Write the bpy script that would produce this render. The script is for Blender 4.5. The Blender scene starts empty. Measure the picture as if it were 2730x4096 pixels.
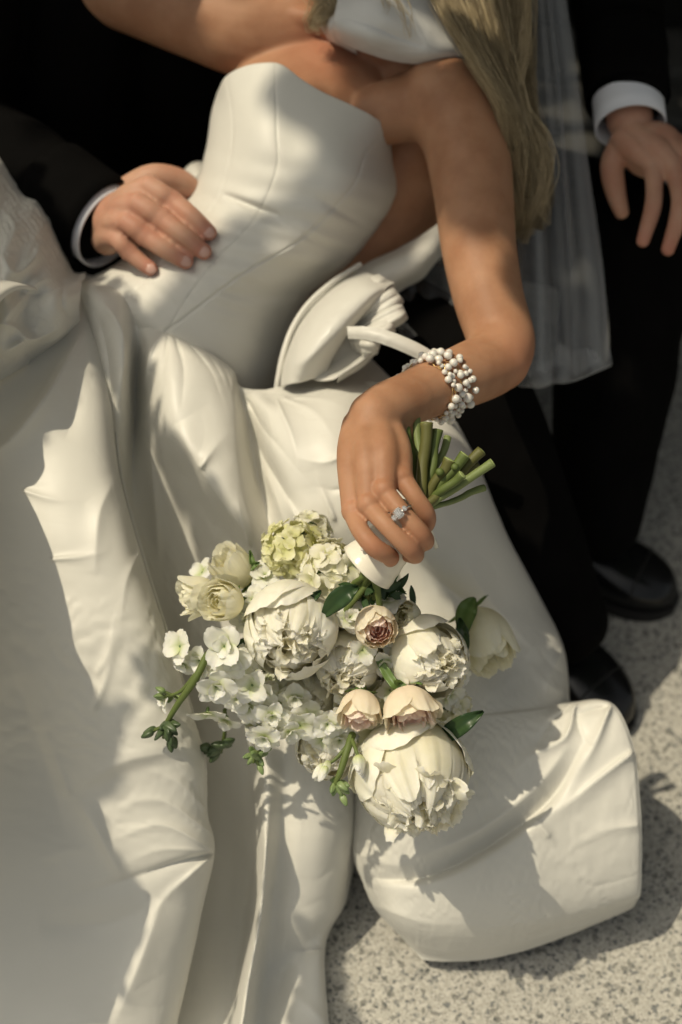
import bpy, math, random
import numpy as np
from mathutils import Vector, Matrix
from mathutils.bvhtree import BVHTree

rng = np.random.default_rng(7)
random.seed(7)
sc = bpy.context.scene
COL = sc.collection
R = math.radians

# ------------------------------------------------------------------ camera
CAM = np.array([0.0, -1.5, 1.52])
PITCH = R(50)
FW = np.array([0, math.cos(PITCH), -math.sin(PITCH)])
UP = np.array([0, math.sin(PITCH), math.cos(PITCH)])
RT = np.array([1.0, 0, 0])
S = 36 / 50 / 4096                       # metres per photo pixel per metre of depth
cd = bpy.data.cameras.new('camera')
cam = bpy.data.objects.new('camera', cd); COL.objects.link(cam)
cam.location = CAM
cam.rotation_euler = (math.pi / 2 - PITCH, 0, 0)
cd.lens = 50; cd.sensor_fit = 'VERTICAL'; cd.sensor_height = 36; cd.sensor_width = 24
cd.clip_start = .02; cd.clip_end = 200
cd.dof.use_dof = True; cd.dof.focus_distance = 1.31; cd.dof.aperture_fstop = 2.6
cd.dof.aperture_blades = 9
sc.camera = cam

# ------------------------------------------------------------------ world, sun, exposure
SUN_TO = Vector((-0.47, 0.03, 1.0)).normalized()     # towards the sun
w = bpy.data.worlds.new('World'); sc.world = w; w.use_nodes = True
nt = w.node_tree
bg = nt.nodes['Background']
sky = nt.nodes.new('ShaderNodeTexSky'); sky.sky_type = 'NISHITA'; sky.sun_disc = False
sky.sun_elevation = math.asin(SUN_TO.z)
sky.sun_rotation = math.atan2(SUN_TO.x, SUN_TO.y)
sky.air_density = .8; sky.dust_density = 5.0; sky.ozone_density = .2
hz = nt.nodes.new('ShaderNodeHueSaturation'); hz.inputs['Saturation'].default_value = .38      # hazy summer sky
wm = nt.nodes.new('ShaderNodeMix'); wm.data_type = 'RGBA'; wm.blend_type = 'MULTIPLY'; wm.inputs[0].default_value = 1; wm.inputs[7].default_value = (1, .985, .885, 1)
nt.links.new(sky.outputs[0], hz.inputs['Color']); nt.links.new(hz.outputs[0], wm.inputs[6]); nt.links.new(wm.outputs[2], bg.inputs[0]); bg.inputs[1].default_value = .115
sl = bpy.data.lights.new('sun', 'SUN'); sl.energy = 3.6; sl.angle = R(.5); sl.color = (1, .885, .67)
sun = bpy.data.objects.new('sun', sl); COL.objects.link(sun)
sun.rotation_euler = SUN_TO.to_track_quat('Z', 'Y').to_euler(); sun.location = (-3, 0, 6)
sc.view_settings.view_transform = 'Standard'; sc.view_settings.look = 'None'
sc.view_settings.exposure = -0.22; sc.view_settings.gamma = 1
sc.cycles.use_denoising = True
sc.cycles.max_bounces = 10; sc.cycles.diffuse_bounces = 6; sc.cycles.transmission_bounces = 8; sc.cycles.transparent_max_bounces = 12

# ------------------------------------------------------------------ helpers
def P(px, py, d):
    """world point on the view ray of a photo pixel at depth d (metres along the view axis)"""
    px = np.asarray(px, float); py = np.asarray(py, float); d = np.asarray(d, float)
    v = (FW + ((px - 1365) * S)[..., None] * RT + ((2048 - py) * S)[..., None] * UP)
    return CAM + v * d[..., None]

def A(pts):
    a = np.array(pts, float)
    return P(a[..., 0], a[..., 1], a[..., 2])

def ground_pt(px, py):
    d = CAM[2] / (math.sin(PITCH) - math.cos(PITCH) * (2048 - py) * S)
    p = P(px, py, d); return np.array([p[0], p[1], 0.0])

def cr1(pts, n):
    """uniform Catmull-Rom along axis 0"""
    p = np.asarray(pts, float); m = len(p)
    if m == 2:
        t = np.linspace(0, 1, n).reshape((-1,) + (1,) * (p.ndim - 1)); return p[0] * (1 - t) + p[1] * t
    e = np.concatenate([[2 * p[0] - p[1]], p, [2 * p[-1] - p[-2]]])
    t = np.linspace(0, m - 1 - 1e-9, n); i = t.astype(int); f = (t - i).reshape((-1,) + (1,) * (p.ndim - 1))
    a, b, c, d = e[i], e[i + 1], e[i + 2], e[i + 3]
    return .5 * (2 * b + (c - a) * f + (2 * a - 5 * b + 4 * c - d) * f ** 2 + (3 * b - a - 3 * c + d) * f ** 3)

def cr2(ctrl, nv, nu):
    g = cr1(ctrl, nv)
    return np.swapaxes(cr1(np.swapaxes(g, 0, 1), nu), 0, 1)

def grid_faces(nv, nu, wrap=False):
    i = np.arange(nv - 1)[:, None]; j = np.arange(nu if wrap else nu - 1)[None]
    j2 = (j + 1) % nu
    return np.stack([i * nu + j, i * nu + j2, (i + 1) * nu + j2, (i + 1) * nu + j], -1).reshape(-1, 4)

def hashf(i, j, k, s):
    n = (i * 374761393 + j * 668265263 + k * 2147483647 + s * 974634777) & 0xffffffff
    n = ((n ^ (n >> 13)) * 1274126177) & 0xffffffff
    return ((n ^ (n >> 16)) & 0xffff) / 65535.0

def vnoise(p, scale, seed=0):
    """value noise in -1..1"""
    q = np.asarray(p, float) * scale
    i = np.floor(q).astype(np.int64); f = q - i; f = f * f * (3 - 2 * f)
    out = 0
    for a in (0, 1):
        for b in (0, 1):
            for c in (0, 1):
                wgt = (f[..., 0] if a else 1 - f[..., 0]) * (f[..., 1] if b else 1 - f[..., 1]) * (f[..., 2] if c else 1 - f[..., 2])
                out = out + wgt * hashf(i[..., 0] + a, i[..., 1] + b, i[..., 2] + c, seed)
    return out * 2 - 1

ORIG = {}
def new_mesh(name, verts, faces, mat, smooth=True, attr=None):
    verts = np.ascontiguousarray(verts, np.float32).reshape(-1, 3)
    me = bpy.data.meshes.new(name)
    if isinstance(faces, np.ndarray):
        k = faces.shape[1]; nf = len(faces)
        me.vertices.add(len(verts)); me.vertices.foreach_set('co', verts.ravel())
        me.loops.add(nf * k); me.polygons.add(nf)
        me.loops.foreach_set('vertex_index', faces.astype(np.int32).ravel())
        me.polygons.foreach_set('loop_start', np.arange(0, nf * k, k, dtype=np.int32))
        me.update(calc_edges=True)
    else:
        me.from_pydata(verts.tolist(), [], [list(map(int, f)) for f in faces])
    if smooth:
        me.polygons.foreach_set('use_smooth', np.ones(len(me.polygons), bool))
    if attr is not None:
        for k_, val in attr.items():
            at = me.attributes.new(k_, 'FLOAT', 'POINT'); at.data.foreach_set('value', np.ascontiguousarray(val, np.float32).ravel())
    if mat: me.materials.append(mat)
    me.validate()
    return me

def obj(name, verts, faces, mat, parent=None, origin=None, smooth=True, attr=None):
    verts = np.asarray(verts, float).reshape(-1, 3)
    o_ = np.array(origin, float) if origin is not None else verts.mean(0)
    me = new_mesh(name, verts - o_, faces, mat, smooth, attr)
    ob = bpy.data.objects.new(name, me); COL.objects.link(ob)
    ORIG[ob.name] = o_
    if parent is not None:
        ob.parent = parent; ob.location = o_ - ORIG[parent.name]
    else:
        ob.location = o_
    return ob

def empty(name, loc, label=None, cat=None, group=None, parent=None):
    o = bpy.data.objects.new(name, None); COL.objects.link(o)
    o.empty_display_size = .05
    ORIG[o.name] = np.array(loc, float)
    o.location = loc if parent is None else np.array(loc) - ORIG[parent.name]
    o.parent = parent
    if label: tag(o, label, cat, group)
    return o

def tag(o, label=None, cat=None, group=None, kind=None):
    if label: o['label'] = label
    if cat: o['category'] = cat
    if group: o['group'] = group
    if kind: o['kind'] = kind
    return o

class MB:
    """collects pieces into one mesh"""
    def __init__(s): s.v = []; s.f = []; s.a = []; s.n = 0
    def add(s, v, f, a=None):
        v = np.asarray(v, float).reshape(-1, 3)
        s.v.append(v); s.f.append(np.asarray(f) + s.n); s.n += len(v)
        s.a.append(np.zeros(len(v)) if a is None else np.broadcast_to(np.asarray(a, float).ravel(), (len(v),)))
    def V(s): return np.concatenate(s.v)
    def F(s):
        ks = {f.shape[1] for f in s.f}
        if len(ks) == 1: return np.concatenate(s.f)
        return [x for f in s.f for x in f.tolist()]
    def build(s, name, mat, parent=None, **k):
        return obj(name, s.V(), s.F(), mat, parent, attr={'tip': np.concatenate(s.a)}, **k)

def frames(p):
    t = np.gradient(p, axis=0); t /= np.linalg.norm(t, axis=1)[:, None] + 1e-12
    n = np.zeros_like(p)
    r = np.array([0, 0, 1.0]) if abs(t[0][2]) < .9 else np.array([1.0, 0, 0])
    for i in range(len(p)):
        r = r - t[i] * (r @ t[i]); r /= np.linalg.norm(r) + 1e-12; n[i] = r
    return t, n, np.cross(t, n)

def sweep(pts, rad, n=40, seg=20, flat=None, flat_dir=None, caps=True):
    """closed tapered tube along world points; flat = ratio across flat_dir"""
    p = cr1(np.asarray(pts, float), n); r = cr1(np.asarray(rad, float), n)
    t, a, b = frames(p)
    if flat_dir is not None:
        fd = np.array(flat_dir, float)
        a = fd - t * (t @ fd)[:, None]; a /= np.linalg.norm(a, axis=1)[:, None]; b = np.cross(t, a)
    fl = 1.0 if flat is None else flat
    if np.ndim(fl): fl = cr1(np.asarray(fl, float), n)[:, None, None]
    if caps:
        k = 6; ang = np.linspace(math.pi / 2, 0, k, endpoint=False)
        def cap(i, sgn):
            c = np.array([p[i] + sgn * t[i] * r[i] * math.sin(x) * .9 for x in ang]); rr = np.array([max(r[i] * math.cos(x), 1e-5) for x in ang])
            return c, rr
        c0, r0 = cap(0, -1); c1, r1 = cap(-1, 1)
        p = np.concatenate([c0, p, c1[::-1]]); r = np.concatenate([r0, r, r1[::-1]])
        ex = lambda q: np.concatenate([np.repeat(q[:1], k, 0), q, np.repeat(q[-1:], k, 0)])
        a, b = ex(a), ex(b)
        if np.ndim(fl): fl = ex(fl)
    th = np.linspace(0, 2 * math.pi, seg, endpoint=False)
    v = p[:, None] + r[:, None, None] * (fl * a[:, None] * np.cos(th)[None, :, None] + b[:, None] * np.sin(th)[None, :, None])
    N = len(p)
    return v.reshape(-1, 3), grid_faces(N, seg, True)

def ellipsoid(c, ax, n=24):
    th = np.linspace(1e-3, math.pi - 1e-3, n); ph = np.linspace(0, 2 * math.pi, n * 2, endpoint=False)
    x = np.sin(th)[:, None] * np.cos(ph); y = np.sin(th)[:, None] * np.sin(ph); z = np.cos(th)[:, None] + 0 * ph
    ax = np.asarray(ax, float)
    if ax.ndim == 1: ax = np.diag(ax)
    return (np.asarray(c) + x[..., None] * ax[0] + y[..., None] * ax[1] + z[..., None] * ax[2]).reshape(-1, 3), grid_faces(n, n * 2, True)

def remesh(mb, voxel, smooth_it=6, smooth_f=.5):
    """one continuous surface from overlapping closed pieces"""
    me = new_mesh('tmp', mb.V(), mb.F(), None)
    o = bpy.data.objects.new('tmp', me); COL.objects.link(o)
    m = o.modifiers.new('r', 'REMESH'); m.mode = 'VOXEL'; m.voxel_size = voxel; m.use_smooth_shade = True
    m = o.modifiers.new('s', 'SMOOTH'); m.iterations = smooth_it; m.factor = smooth_f
    dg = bpy.context.evaluated_depsgraph_get()
    ev = o.evaluated_get(dg); e = ev.to_mesh()
    v = np.empty(len(e.vertices) * 3, np.float32); e.vertices.foreach_get('co', v)
    q = [tuple(p.vertices) for p in e.polygons] if False else None
    nl = len(e.loops); li = np.empty(nl, np.int32); e.loops.foreach_get('vertex_index', li)
    f = li.reshape(-1, 4) if nl == 4 * len(e.polygons) else [list(p.vertices) for p in e.polygons]
    ev.to_mesh_clear(); bpy.data.objects.remove(o); bpy.data.meshes.remove(me)
    return v.reshape(-1, 3).astype(float), f

def soften(v, f, keep, iters):
    """extra smoothing everywhere but near the kept points (fine detail such as hands)"""
    me = new_mesh('tmp', v, f, None); o = bpy.data.objects.new('tmp', me); COL.objects.link(o)
    g_ = o.vertex_groups.new(name='g'); wgt = np.ones(len(v))
    for p_, r_k in keep: wgt = np.minimum(wgt, np.clip((np.linalg.norm(v - p_, axis=1) - r_k) / (r_k * .35), 0, 1))
    q = (wgt * 4).round().astype(int)
    for lv in range(1, 5): g_.add(np.nonzero(q == lv)[0].tolist(), lv / 4, 'REPLACE')
    m = o.modifiers.new('s', 'SMOOTH'); m.iterations = iters; m.factor = .5; m.vertex_group = 'g'
    ev = o.evaluated_get(bpy.context.evaluated_depsgraph_get()); e = ev.to_mesh()
    out = np.empty(len(e.vertices) * 3, np.float32); e.vertices.foreach_get('co', out); ev.to_mesh_clear()
    bpy.data.objects.remove(o); bpy.data.meshes.remove(me); return out.reshape(-1, 3).astype(float)

def bvh_of(v, f):
    return BVHTree.FromPolygons([tuple(x) for x in np.asarray(v)], [tuple(map(int, x)) for x in f])

def ray_depth(bvh, px, py, default=1.6):
    """depth at which the view ray of a photo pixel meets a mesh"""
    v = FW + (px - 1365) * S * RT + (2048 - py) * S * UP
    L = np.linalg.norm(v)
    h = bvh.ray_cast(Vector(CAM), Vector(v / L))
    return h[3] / L if h[0] is not None else default

# ------------------------------------------------------------------ materials
def mat(name, col, rough=.6, **k):
    m = bpy.data.materials.new(name); m.use_nodes = True
    b = m.node_tree.nodes['Principled BSDF']
    b.inputs['Base Color'].default_value = (*col, 1); b.inputs['Roughness'].default_value = rough
    for key, val in k.items(): b.inputs[key.replace('_', ' ')].default_value = val
    return m

def nodes(m): return m.node_tree.nodes, m.node_tree.links, m.node_tree.nodes['Principled BSDF']

def noise_node(m, scale, detail=4, coord='Object', rough=.55):
    N, L, b = nodes(m)
    tc = N.new('ShaderNodeTexCoord'); n = N.new('ShaderNodeTexNoise')
    n.inputs['Scale'].default_value = scale; n.inputs['Detail'].default_value = detail; n.inputs['Roughness'].default_value = rough
    L.new(tc.outputs[coord], n.inputs['Vector'])
    return n, tc

def add_bump(m, src, strength, dist):
    N, L, b = nodes(m)
    bp = N.new('ShaderNodeBump'); bp.inputs['Strength'].default_value = strength; bp.inputs['Distance'].default_value = dist
    L.new(src, bp.inputs['Height'])
    if b.inputs['Normal'].links: L.new(b.inputs['Normal'].links[0].from_socket, bp.inputs['Normal'])
    L.new(bp.outputs[0], b.inputs['Normal'])

def ramp(m, src, stops):
    N, L, b = nodes(m)
    r = N.new('ShaderNodeValToRGB'); L.new(src, r.inputs[0])
    e = r.color_ramp.elements
    while len(e) < len(stops): e.new(.5)
    for el, (pos, c) in zip(e, stops): el.position = pos; el.color = (*c, 1)
    return r

def satin(name, col, rough=.42, sheen=.2, crinkle=.24):
    m = mat(name, col, rough)
    N, L, b = nodes(m)
    b.inputs['Sheen Weight'].default_value = sheen; b.inputs['Sheen Roughness'].default_value = .4
    b.inputs['Specular IOR Level'].default_value = .35
    n, tc = noise_node(m, 14, 5)
    r = ramp(m, n.outputs[0], [(.3, tuple(c * .96 for c in col)), (.7, col)])
    L.new(r.outputs[0], b.inputs['Base Color'])
    mp_ = N.new('ShaderNodeMapping'); mp_.inputs['Scale'].default_value = (.55, 1.25, 1.25); tc_ = N.new('ShaderNodeTexCoord'); L.new(tc_.outputs['Object'], mp_.inputs[0])
    for sc_, det, dis, st_, di_ in ((16, 5, 1.2, .55, .006), (48, 4, .8, .35, .0025)):
        nn = N.new('ShaderNodeTexNoise'); nn.noise_type = 'RIDGED_MULTIFRACTAL'; nn.inputs['Scale'].default_value = sc_; nn.inputs['Detail'].default_value = det; nn.inputs['Distortion'].default_value = dis
        nn.inputs['Roughness'].default_value = .45
        L.new(mp_.outputs[0], nn.inputs['Vector']); add_bump(m, nn.outputs[0], st_ * crinkle, di_)
    n3, _ = noise_node(m, 1400, 1); add_bump(m, n3.outputs[0], .06, .0004)
    return m

M = {}
M['gown'] = satin('gown_mikado', (.68, .665, .605), .44, .1)
M['bodice'] = satin('bodice_mikado', (.68, .665, .605), .48, .1, .12)
M['bow'] = satin('bow_satin', (.66, .645, .59), .4, .1)
M['scarf'] = satin('scarf_satin', (.63, .63, .61), .35, .1)
M['ribbon'] = satin('ribbon_satin', (.80, .76, .64), .25, 0, .25)
M['shirt'] = mat('shirt_cotton', (.75, .77, .82), .8)
def wool(name, col, rough=.9, bump=.25):
    m = mat(name, col, rough); N, L, b = nodes(m)
    b.inputs['Specular IOR Level'].default_value = .06
    n, _ = noise_node(m, 900, 2); add_bump(m, n.outputs[0], bump, .0005)
    n2, _ = noise_node(m, 20, 4); r = ramp(m, n2.outputs[0], [(.3, tuple(c * .75 for c in col)), (.7, tuple(c * 1.2 for c in col))]); L.new(r.outputs[0], b.inputs['Base Color'])
    return m
M['suit'] = wool('suit_wool', (.0028, .0026, .0025))
M['shoe'] = mat('shoe_leather', (.006, .006, .006), .2)
n, _ = noise_node(M['shoe'], 60, 3); add_bump(M['shoe'], n.outputs[0], .1, .001)
M['sole'] = mat('shoe_sole', (.01, .009, .008), .7)

def skin(name, c1, c2, red):
    m = mat(name, c1, .55); N, L, b = nodes(m)
    b.inputs['Subsurface Weight'].default_value = .3; b.inputs['Subsurface Radius'].default_value = (1, .35, .18)
    b.inputs['Subsurface Scale'].default_value = .006; b.inputs['Specular IOR Level'].default_value = .28
    n, _ = noise_node(m, 22, 5); r = ramp(m, n.outputs[0], [(.32, c2), (.62, c1)])
    at = N.new('ShaderNodeAttribute'); at.attribute_name = 'tip'
    mx = N.new('ShaderNodeMix'); mx.data_type = 'RGBA'
    L.new(at.outputs['Fac'], mx.inputs[0]); L.new(r.outputs[0], mx.inputs[6]); mx.inputs[7].default_value = (*red, 1)
    L.new(mx.outputs[2], b.inputs['Base Color'])
    n2, _ = noise_node(m, 420, 3); add_bump(m, n2.outputs[0], .22, .0007)
    n4, _ = noise_node(m, 90, 5); add_bump(m, n4.outputs[0], .10, .0012)
    r.color_ramp.elements[0].position = .38; r.color_ramp.elements[1].position = .58
    return m
M['skin_bride'] = skin('skin_tan', (.42, .225, .130), (.345, .172, .094), (.42, .160, .094))
M['skin_groom'] = skin('skin_fair', (.50, .29, .20), (.45, .23, .155), (.50, .19, .14))
M['nail'] = mat('nail', (.55, .33, .27), .25)

def hairmat():
    m = mat('blonde_hair', (.32, .22, .10), .38); N, L, b = nodes(m)
    at = N.new('ShaderNodeAttribute'); at.attribute_name = 'tip'
    r = ramp(m, at.outputs['Fac'], [(0, (.16, .12, .065)), (.5, (.37, .29, .165)), (1, (.68, .56, .36))])
    L.new(r.outputs[0], b.inputs['Base Color']); b.inputs['Anisotropic'].default_value = .6
    return m
M['hair'] = hairmat()
M['dark_hair'] = mat('dark_hair', (.02, .014, .01), .5)

def petalmat(name, base, mid, tipc, transl=.35, sss=.35):
    m = mat(name, tipc, .55); N, L, b = nodes(m)
    at = N.new('ShaderNodeAttribute'); at.attribute_name = 'tip'
    r = ramp(m, at.outputs['Fac'], [(0, base), (.45, mid), (1, tipc)])
    n, _ = noise_node(m, 60, 4)
    hs = N.new('ShaderNodeMix'); hs.data_type = 'RGBA'; hs.blend_type = 'MULTIPLY'; hs.inputs[0].default_value = 1
    r2 = ramp(m, n.outputs[0], [(.3, (.92, .92, .88)), (.65, (1, 1, 1))])
    L.new(r.outputs[0], hs.inputs[6]); L.new(r2.outputs[0], hs.inputs[7])
    L.new(hs.outputs[2], b.inputs['Base Color'])
    b.inputs['Specular IOR Level'].default_value = .2
    if sss: b.inputs['Subsurface Weight'].default_value = sss; b.inputs['Subsurface Radius'].default_value = (1, .9, .6); b.inputs['Subsurface Scale'].default_value = .006
    tr = N.new('ShaderNodeBsdfTranslucent'); L.new(hs.outputs[2], tr.inputs[0])
    ms = N.new('ShaderNodeMixShader'); ms.inputs[0].default_value = transl
    L.new(b.outputs[0], ms.inputs[1]); L.new(tr.outputs[0], ms.inputs[2])
    L.new(ms.outputs[0], N['Material Output'].inputs[0])
    n2, _ = noise_node(m, 260, 2); add_bump(m, n2.outputs[0], .15, .0006)
    return m
M['peony'] = petalmat('peony_petal', (.93, .83, .50), (.94, .89, .68), (.95, .93, .85), .36, .4)
M['peony_guard'] = petalmat('peony_guard_petal', (.80, .80, .50), (.87, .85, .70), (.92, .90, .80), .18)
M['rose_cream'] = petalmat('cream_rose_petal', (.88, .84, .52), (.92, .88, .66), (.93, .91, .78), .32)
M['rose_pink'] = petalmat('pink_rose_petal', (.92, .56, .45), (.93, .66, .56), (.93, .78, .69), .25, .5)
M['rose_peach'] = petalmat('peach_rose_petal', (.88, .74, .58), (.90, .78, .62), (.90, .83, .67), .28)
M['rose_peach_in'] = petalmat('peach_rose_inner_petal', (.93, .62, .53), (.93, .70, .60), (.93, .79, .69), .25, .5)
M['stock'] = petalmat('stock_petal', (.56, .64, .26), (.88, .88, .78), (.91, .90, .86), .28)
M['hyd'] = petalmat('hydrangea_petal', (.66, .66, .32), (.87, .85, .66), (.90, .88, .77), .28)
M['hyd_green'] = petalmat('green_hydrangea_petal', (.64, .64, .24), (.78, .77, .42), (.87, .85, .60), .3)
def leafmat(name, c1, c2, transl=.2):
    m = petalmat(name, c1, c2, c1, transl, 0); nodes(m)[2].inputs['Roughness'].default_value = .38
    nodes(m)[2].inputs['Specular IOR Level'].default_value = .5
    return m
M['leaf'] = leafmat('leaf_green', (.025, .06, .018), (.04, .085, .025))
M['stem'] = leafmat('stem_green', (.075, .105, .022), (.11, .15, .035), .05)
nodes(M['stem'])[2].inputs['Roughness'].default_value = .6
M['stem_pale'] = leafmat('stem_pale_green', (.14, .18, .055), (.19, .24, .08), .05); nodes(M['stem_pale'])[2].inputs['Roughness'].default_value = .6
M['stem_olive'] = leafmat('stem_olive', (.085, .085, .02), (.12, .12, .03), .05); nodes(M['stem_olive'])[2].inputs['Roughness'].default_value = .6
M['bud'] = leafmat('bud_green', (.16, .24, .09), (.26, .34, .14), .15)
M['sepal'] = leafmat('sepal_green', (.12, .20, .05), (.17, .26, .08), .2)
M['cut'] = mat('stem_cut', (.35, .42, .16), .7)
M['pearl'] = mat('pearl', (.74, .71, .65), .15); nodes(M['pearl'])[2].inputs['Coat Weight'].default_value = .7
nodes(M['pearl'])[2].inputs['Subsurface Weight'].default_value = .1; nodes(M['pearl'])[2].inputs['Subsurface Scale'].default_value = .002
M['gold'] = mat('gold_wire', (.75, .52, .22), .25, Metallic=1)
M['silver'] = mat('silver_band', (.75, .74, .72), .18, Metallic=1)
M['gem'] = mat('diamond', (.95, .95, .95), .02); nodes(M['gem'])[2].inputs['Transmission Weight'].default_value = .75; nodes(M['gem'])[2].inputs['IOR'].default_value = 2.2

def veilmat():
    m = mat('tulle', (.72, .74, .76), .7); N, L, b = nodes(m)
    tr = N.new('ShaderNodeBsdfTransparent'); ms = N.new('ShaderNodeMixShader')
    lw = N.new('ShaderNodeLayerWeight'); lw.inputs[0].default_value = .35
    mp = N.new('ShaderNodeMapRange'); mp.inputs[3].default_value = .06; mp.inputs[4].default_value = .40
    L.new(lw.outputs['Facing'], mp.inputs[0]); L.new(mp.outputs[0], ms.inputs[0])
    L.new(tr.outputs[0], ms.inputs[1]); L.new(b.outputs[0], ms.inputs[2])
    L.new(ms.outputs[0], N['Material Output'].inputs[0])
    return m
M['veil'] = veilmat()

def granite(name, light=1.0):
    m = mat(name, (.4, .38, .33), .75); N, L, b = nodes(m)
    tc = N.new('ShaderNodeTexCoord')
    wob = N.new('ShaderNodeTexNoise'); wob.inputs['Scale'].default_value = 120; L.new(tc.outputs['Object'], wob.inputs['Vector'])
    add = N.new('ShaderNodeVectorMath'); add.operation = 'MULTIPLY_ADD'; add.inputs[1].default_value = (.004,) * 3
    L.new(wob.outputs['Color'], add.inputs[0]); L.new(tc.outputs['Object'], add.inputs[2])
    def vor(sc_):
        v = N.new('ShaderNodeTexVoronoi'); v.inputs['Scale'].default_value = sc_; L.new(add.outputs[0], v.inputs['Vector'])
        s = N.new('ShaderNodeSeparateColor'); L.new(v.outputs['Color'], s.inputs[0]); return s
    s1 = vor(300); s2 = vor(520); s3 = vor(170)
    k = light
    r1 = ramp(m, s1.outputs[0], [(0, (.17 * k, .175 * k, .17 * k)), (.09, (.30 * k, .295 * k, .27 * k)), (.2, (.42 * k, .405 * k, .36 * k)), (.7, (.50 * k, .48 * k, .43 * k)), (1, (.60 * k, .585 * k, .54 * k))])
    r1.color_ramp.interpolation = 'CONSTANT'
    r2 = ramp(m, s2.outputs[1], [(0, (.55, .55, .55)), (.2, (.85, .84, .82)), (.5, (1, 1, 1))])
    r3 = ramp(m, s3.outputs[2], [(0, (.50, .51, .51)), (.06, (1, 1, 1))]); r3.color_ramp.interpolation = 'CONSTANT'
    def mul(a, c):
        mx = N.new('ShaderNodeMix'); mx.data_type = 'RGBA'; mx.blend_type = 'MULTIPLY'; mx.inputs[0].default_value = 1
        L.new(a, mx.inputs[6]); L.new(c, mx.inputs[7]); return mx.outputs[2]
    big = N.new('ShaderNodeTexNoise'); big.inputs['Scale'].default_value = 3.5; big.inputs['Detail'].default_value = 6; L.new(tc.outputs['Object'], big.inputs['Vector'])
    r4 = ramp(m, big.outputs[0], [(.3, (.86, .86, .86)), (.7, (1.0, 1.0, .99))])
    L.new(mul(mul(mul(r1.outputs[0], r2.outputs[0]), r3.outputs[0]), r4.outputs[0]), b.inputs['Base Color'])
    add_bump(m, s1.outputs[1], .15, .0015)
    return m
M['granite'] = granite('granite_paving', 1.02)
M['granite_step'] = granite('granite_step', .5)
M['shaded_stone'] = granite('shaded_stone', .12)  # granite darkened so the steps carry their shade in the base colour

# ------------------------------------------------------------------ setting
def sheet(name, x0, x1, y0, y1, z, m):
    v = [(x0, y0, z), (x1, y0, z), (x1, y1, z), (x0, y1, z)]
    o = obj(name, v, [(0, 1, 2, 3)], m, origin=(0, 0, z), smooth=False); o['kind'] = 'structure'; return o
sheet('ground', -60, 60, -60, 60, 0, M['granite'])

def box(c0, c1):
    x0, y0, z0 = c0; x1, y1, z1 = c1
    v = [(x0, y0, z0), (x1, y0, z0), (x1, y1, z0), (x0, y1, z0), (x0, y0, z1), (x1, y0, z1), (x1, y1, z1), (x0, y1, z1)]
    f = [(3, 2, 1, 0), (4, 5, 6, 7), (0, 1, 5, 4), (1, 2, 6, 5), (2, 3, 7, 6), (3, 0, 4, 7)]
    return np.array(v, float), np.array(f)
def bevel(o, wd, seg=2):
    m = o.modifiers.new('bevel', 'BEVEL'); m.width = wd; m.segments = seg; return o
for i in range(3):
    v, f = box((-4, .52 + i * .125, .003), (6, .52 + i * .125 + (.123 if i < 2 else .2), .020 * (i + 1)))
    o = obj('stone_step', v, f, M['shaded_stone'], origin=(0, .52 + i * .125, 0), smooth=False); bevel(o, .01); o['kind'] = 'structure'
v, f = box((-4, .90, .074), (6, 1.3, 3.6))
o = obj('wall', v, f, mat('dark_painted_wall', (.012, .012, .011), .8), origin=(0, 1.1, 0), smooth=False); o['kind'] = 'structure'
v, f = box((-1.0, -.16, .003), (.16, .45, .125))
bench = obj('stone_bench', v, f, M['granite_step'], origin=(-.4, .2, 0), smooth=False); bevel(bench, .015)
tag(bench, 'low stone bench under the seated couple, hidden by gown and suit', 'bench')
# ------------------------------------------------------------------ bride: body
def lerp(a, b, t): return np.asarray(a, float) * (1 - t) + np.asarray(b, float) * t

# torso rows: left edge, right edge (photo px), centre depth, half thickness
TORSO = [((250, 1200), (1120, 1700), 1.640, .115),
         ((330, 1130), (1112, 1570), 1.635, .112),
         ((470, 1050), (1150, 1360), 1.625, .105),
         ((620, 930), (1235, 1190), 1.618, .098),
         ((760, 780), (1420, 1035), 1.622, .100),
         ((820, 610), (1585, 800), 1.630, .112),
         ((845, 450), (1580, 640), 1.640, .118),
         ((890, 320), (1545, 520), 1.650, .108)]
UPPER = [((960, 180), (1640, 430), 1.660, .088),
         ((1080, 70), (1740, 350), 1.665, .068),
         ((1240, 10), (1760, 260), 1.67, .055)]

def torso_loft(rows, shrink, dt, nv=60, nu=56):
    L = np.array([r[0] for r in rows], float); Rr = np.array([r[1] for r in rows], float)
    dc = np.array([r[2] for r in rows]); th = np.array([r[3] for r in rows])
    c = (L + Rr) / 2; h = (Rr - L) / 2 * shrink
    c, h, dc, th = cr1(c, nv), cr1(h, nv), cr1(dc, nv), cr1(th, nv) + dt
    ang = np.linspace(0, 2 * math.pi, nu, endpoint=False)
    ca, sa = np.cos(ang), np.sin(ang)
    px = c[:, None, 0] + h[:, None, 0] * ca; py = c[:, None, 1] + h[:, None, 1] * ca
    d = dc[:, None] - th[:, None] * sa
    v = P(px, py, d)
    # close the ends
    v = np.concatenate([np.repeat(v[:1].mean(1, keepdims=True), nu, 1), v, np.repeat(v[-1:].mean(1, keepdims=True), nu, 1)])
    return v.reshape(-1, 3), grid_faces(nv + 2, nu, True)

body = MB()
IN = [(l, r, d_, t - k) for (l, r, d_, t), k in zip(TORSO, (.05, .05, .05, .045, .04, .034, .024, .008))]
body.add(*torso_loft(IN + UPPER, .93, -.004))
# back and armpit side of the rib cage
body.add(*sweep(A([(1330, 1180, 1.70), (1480, 960, 1.69), (1590, 740, 1.685), (1690, 500, 1.66)]), [.05, .06, .062, .05]))
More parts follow.
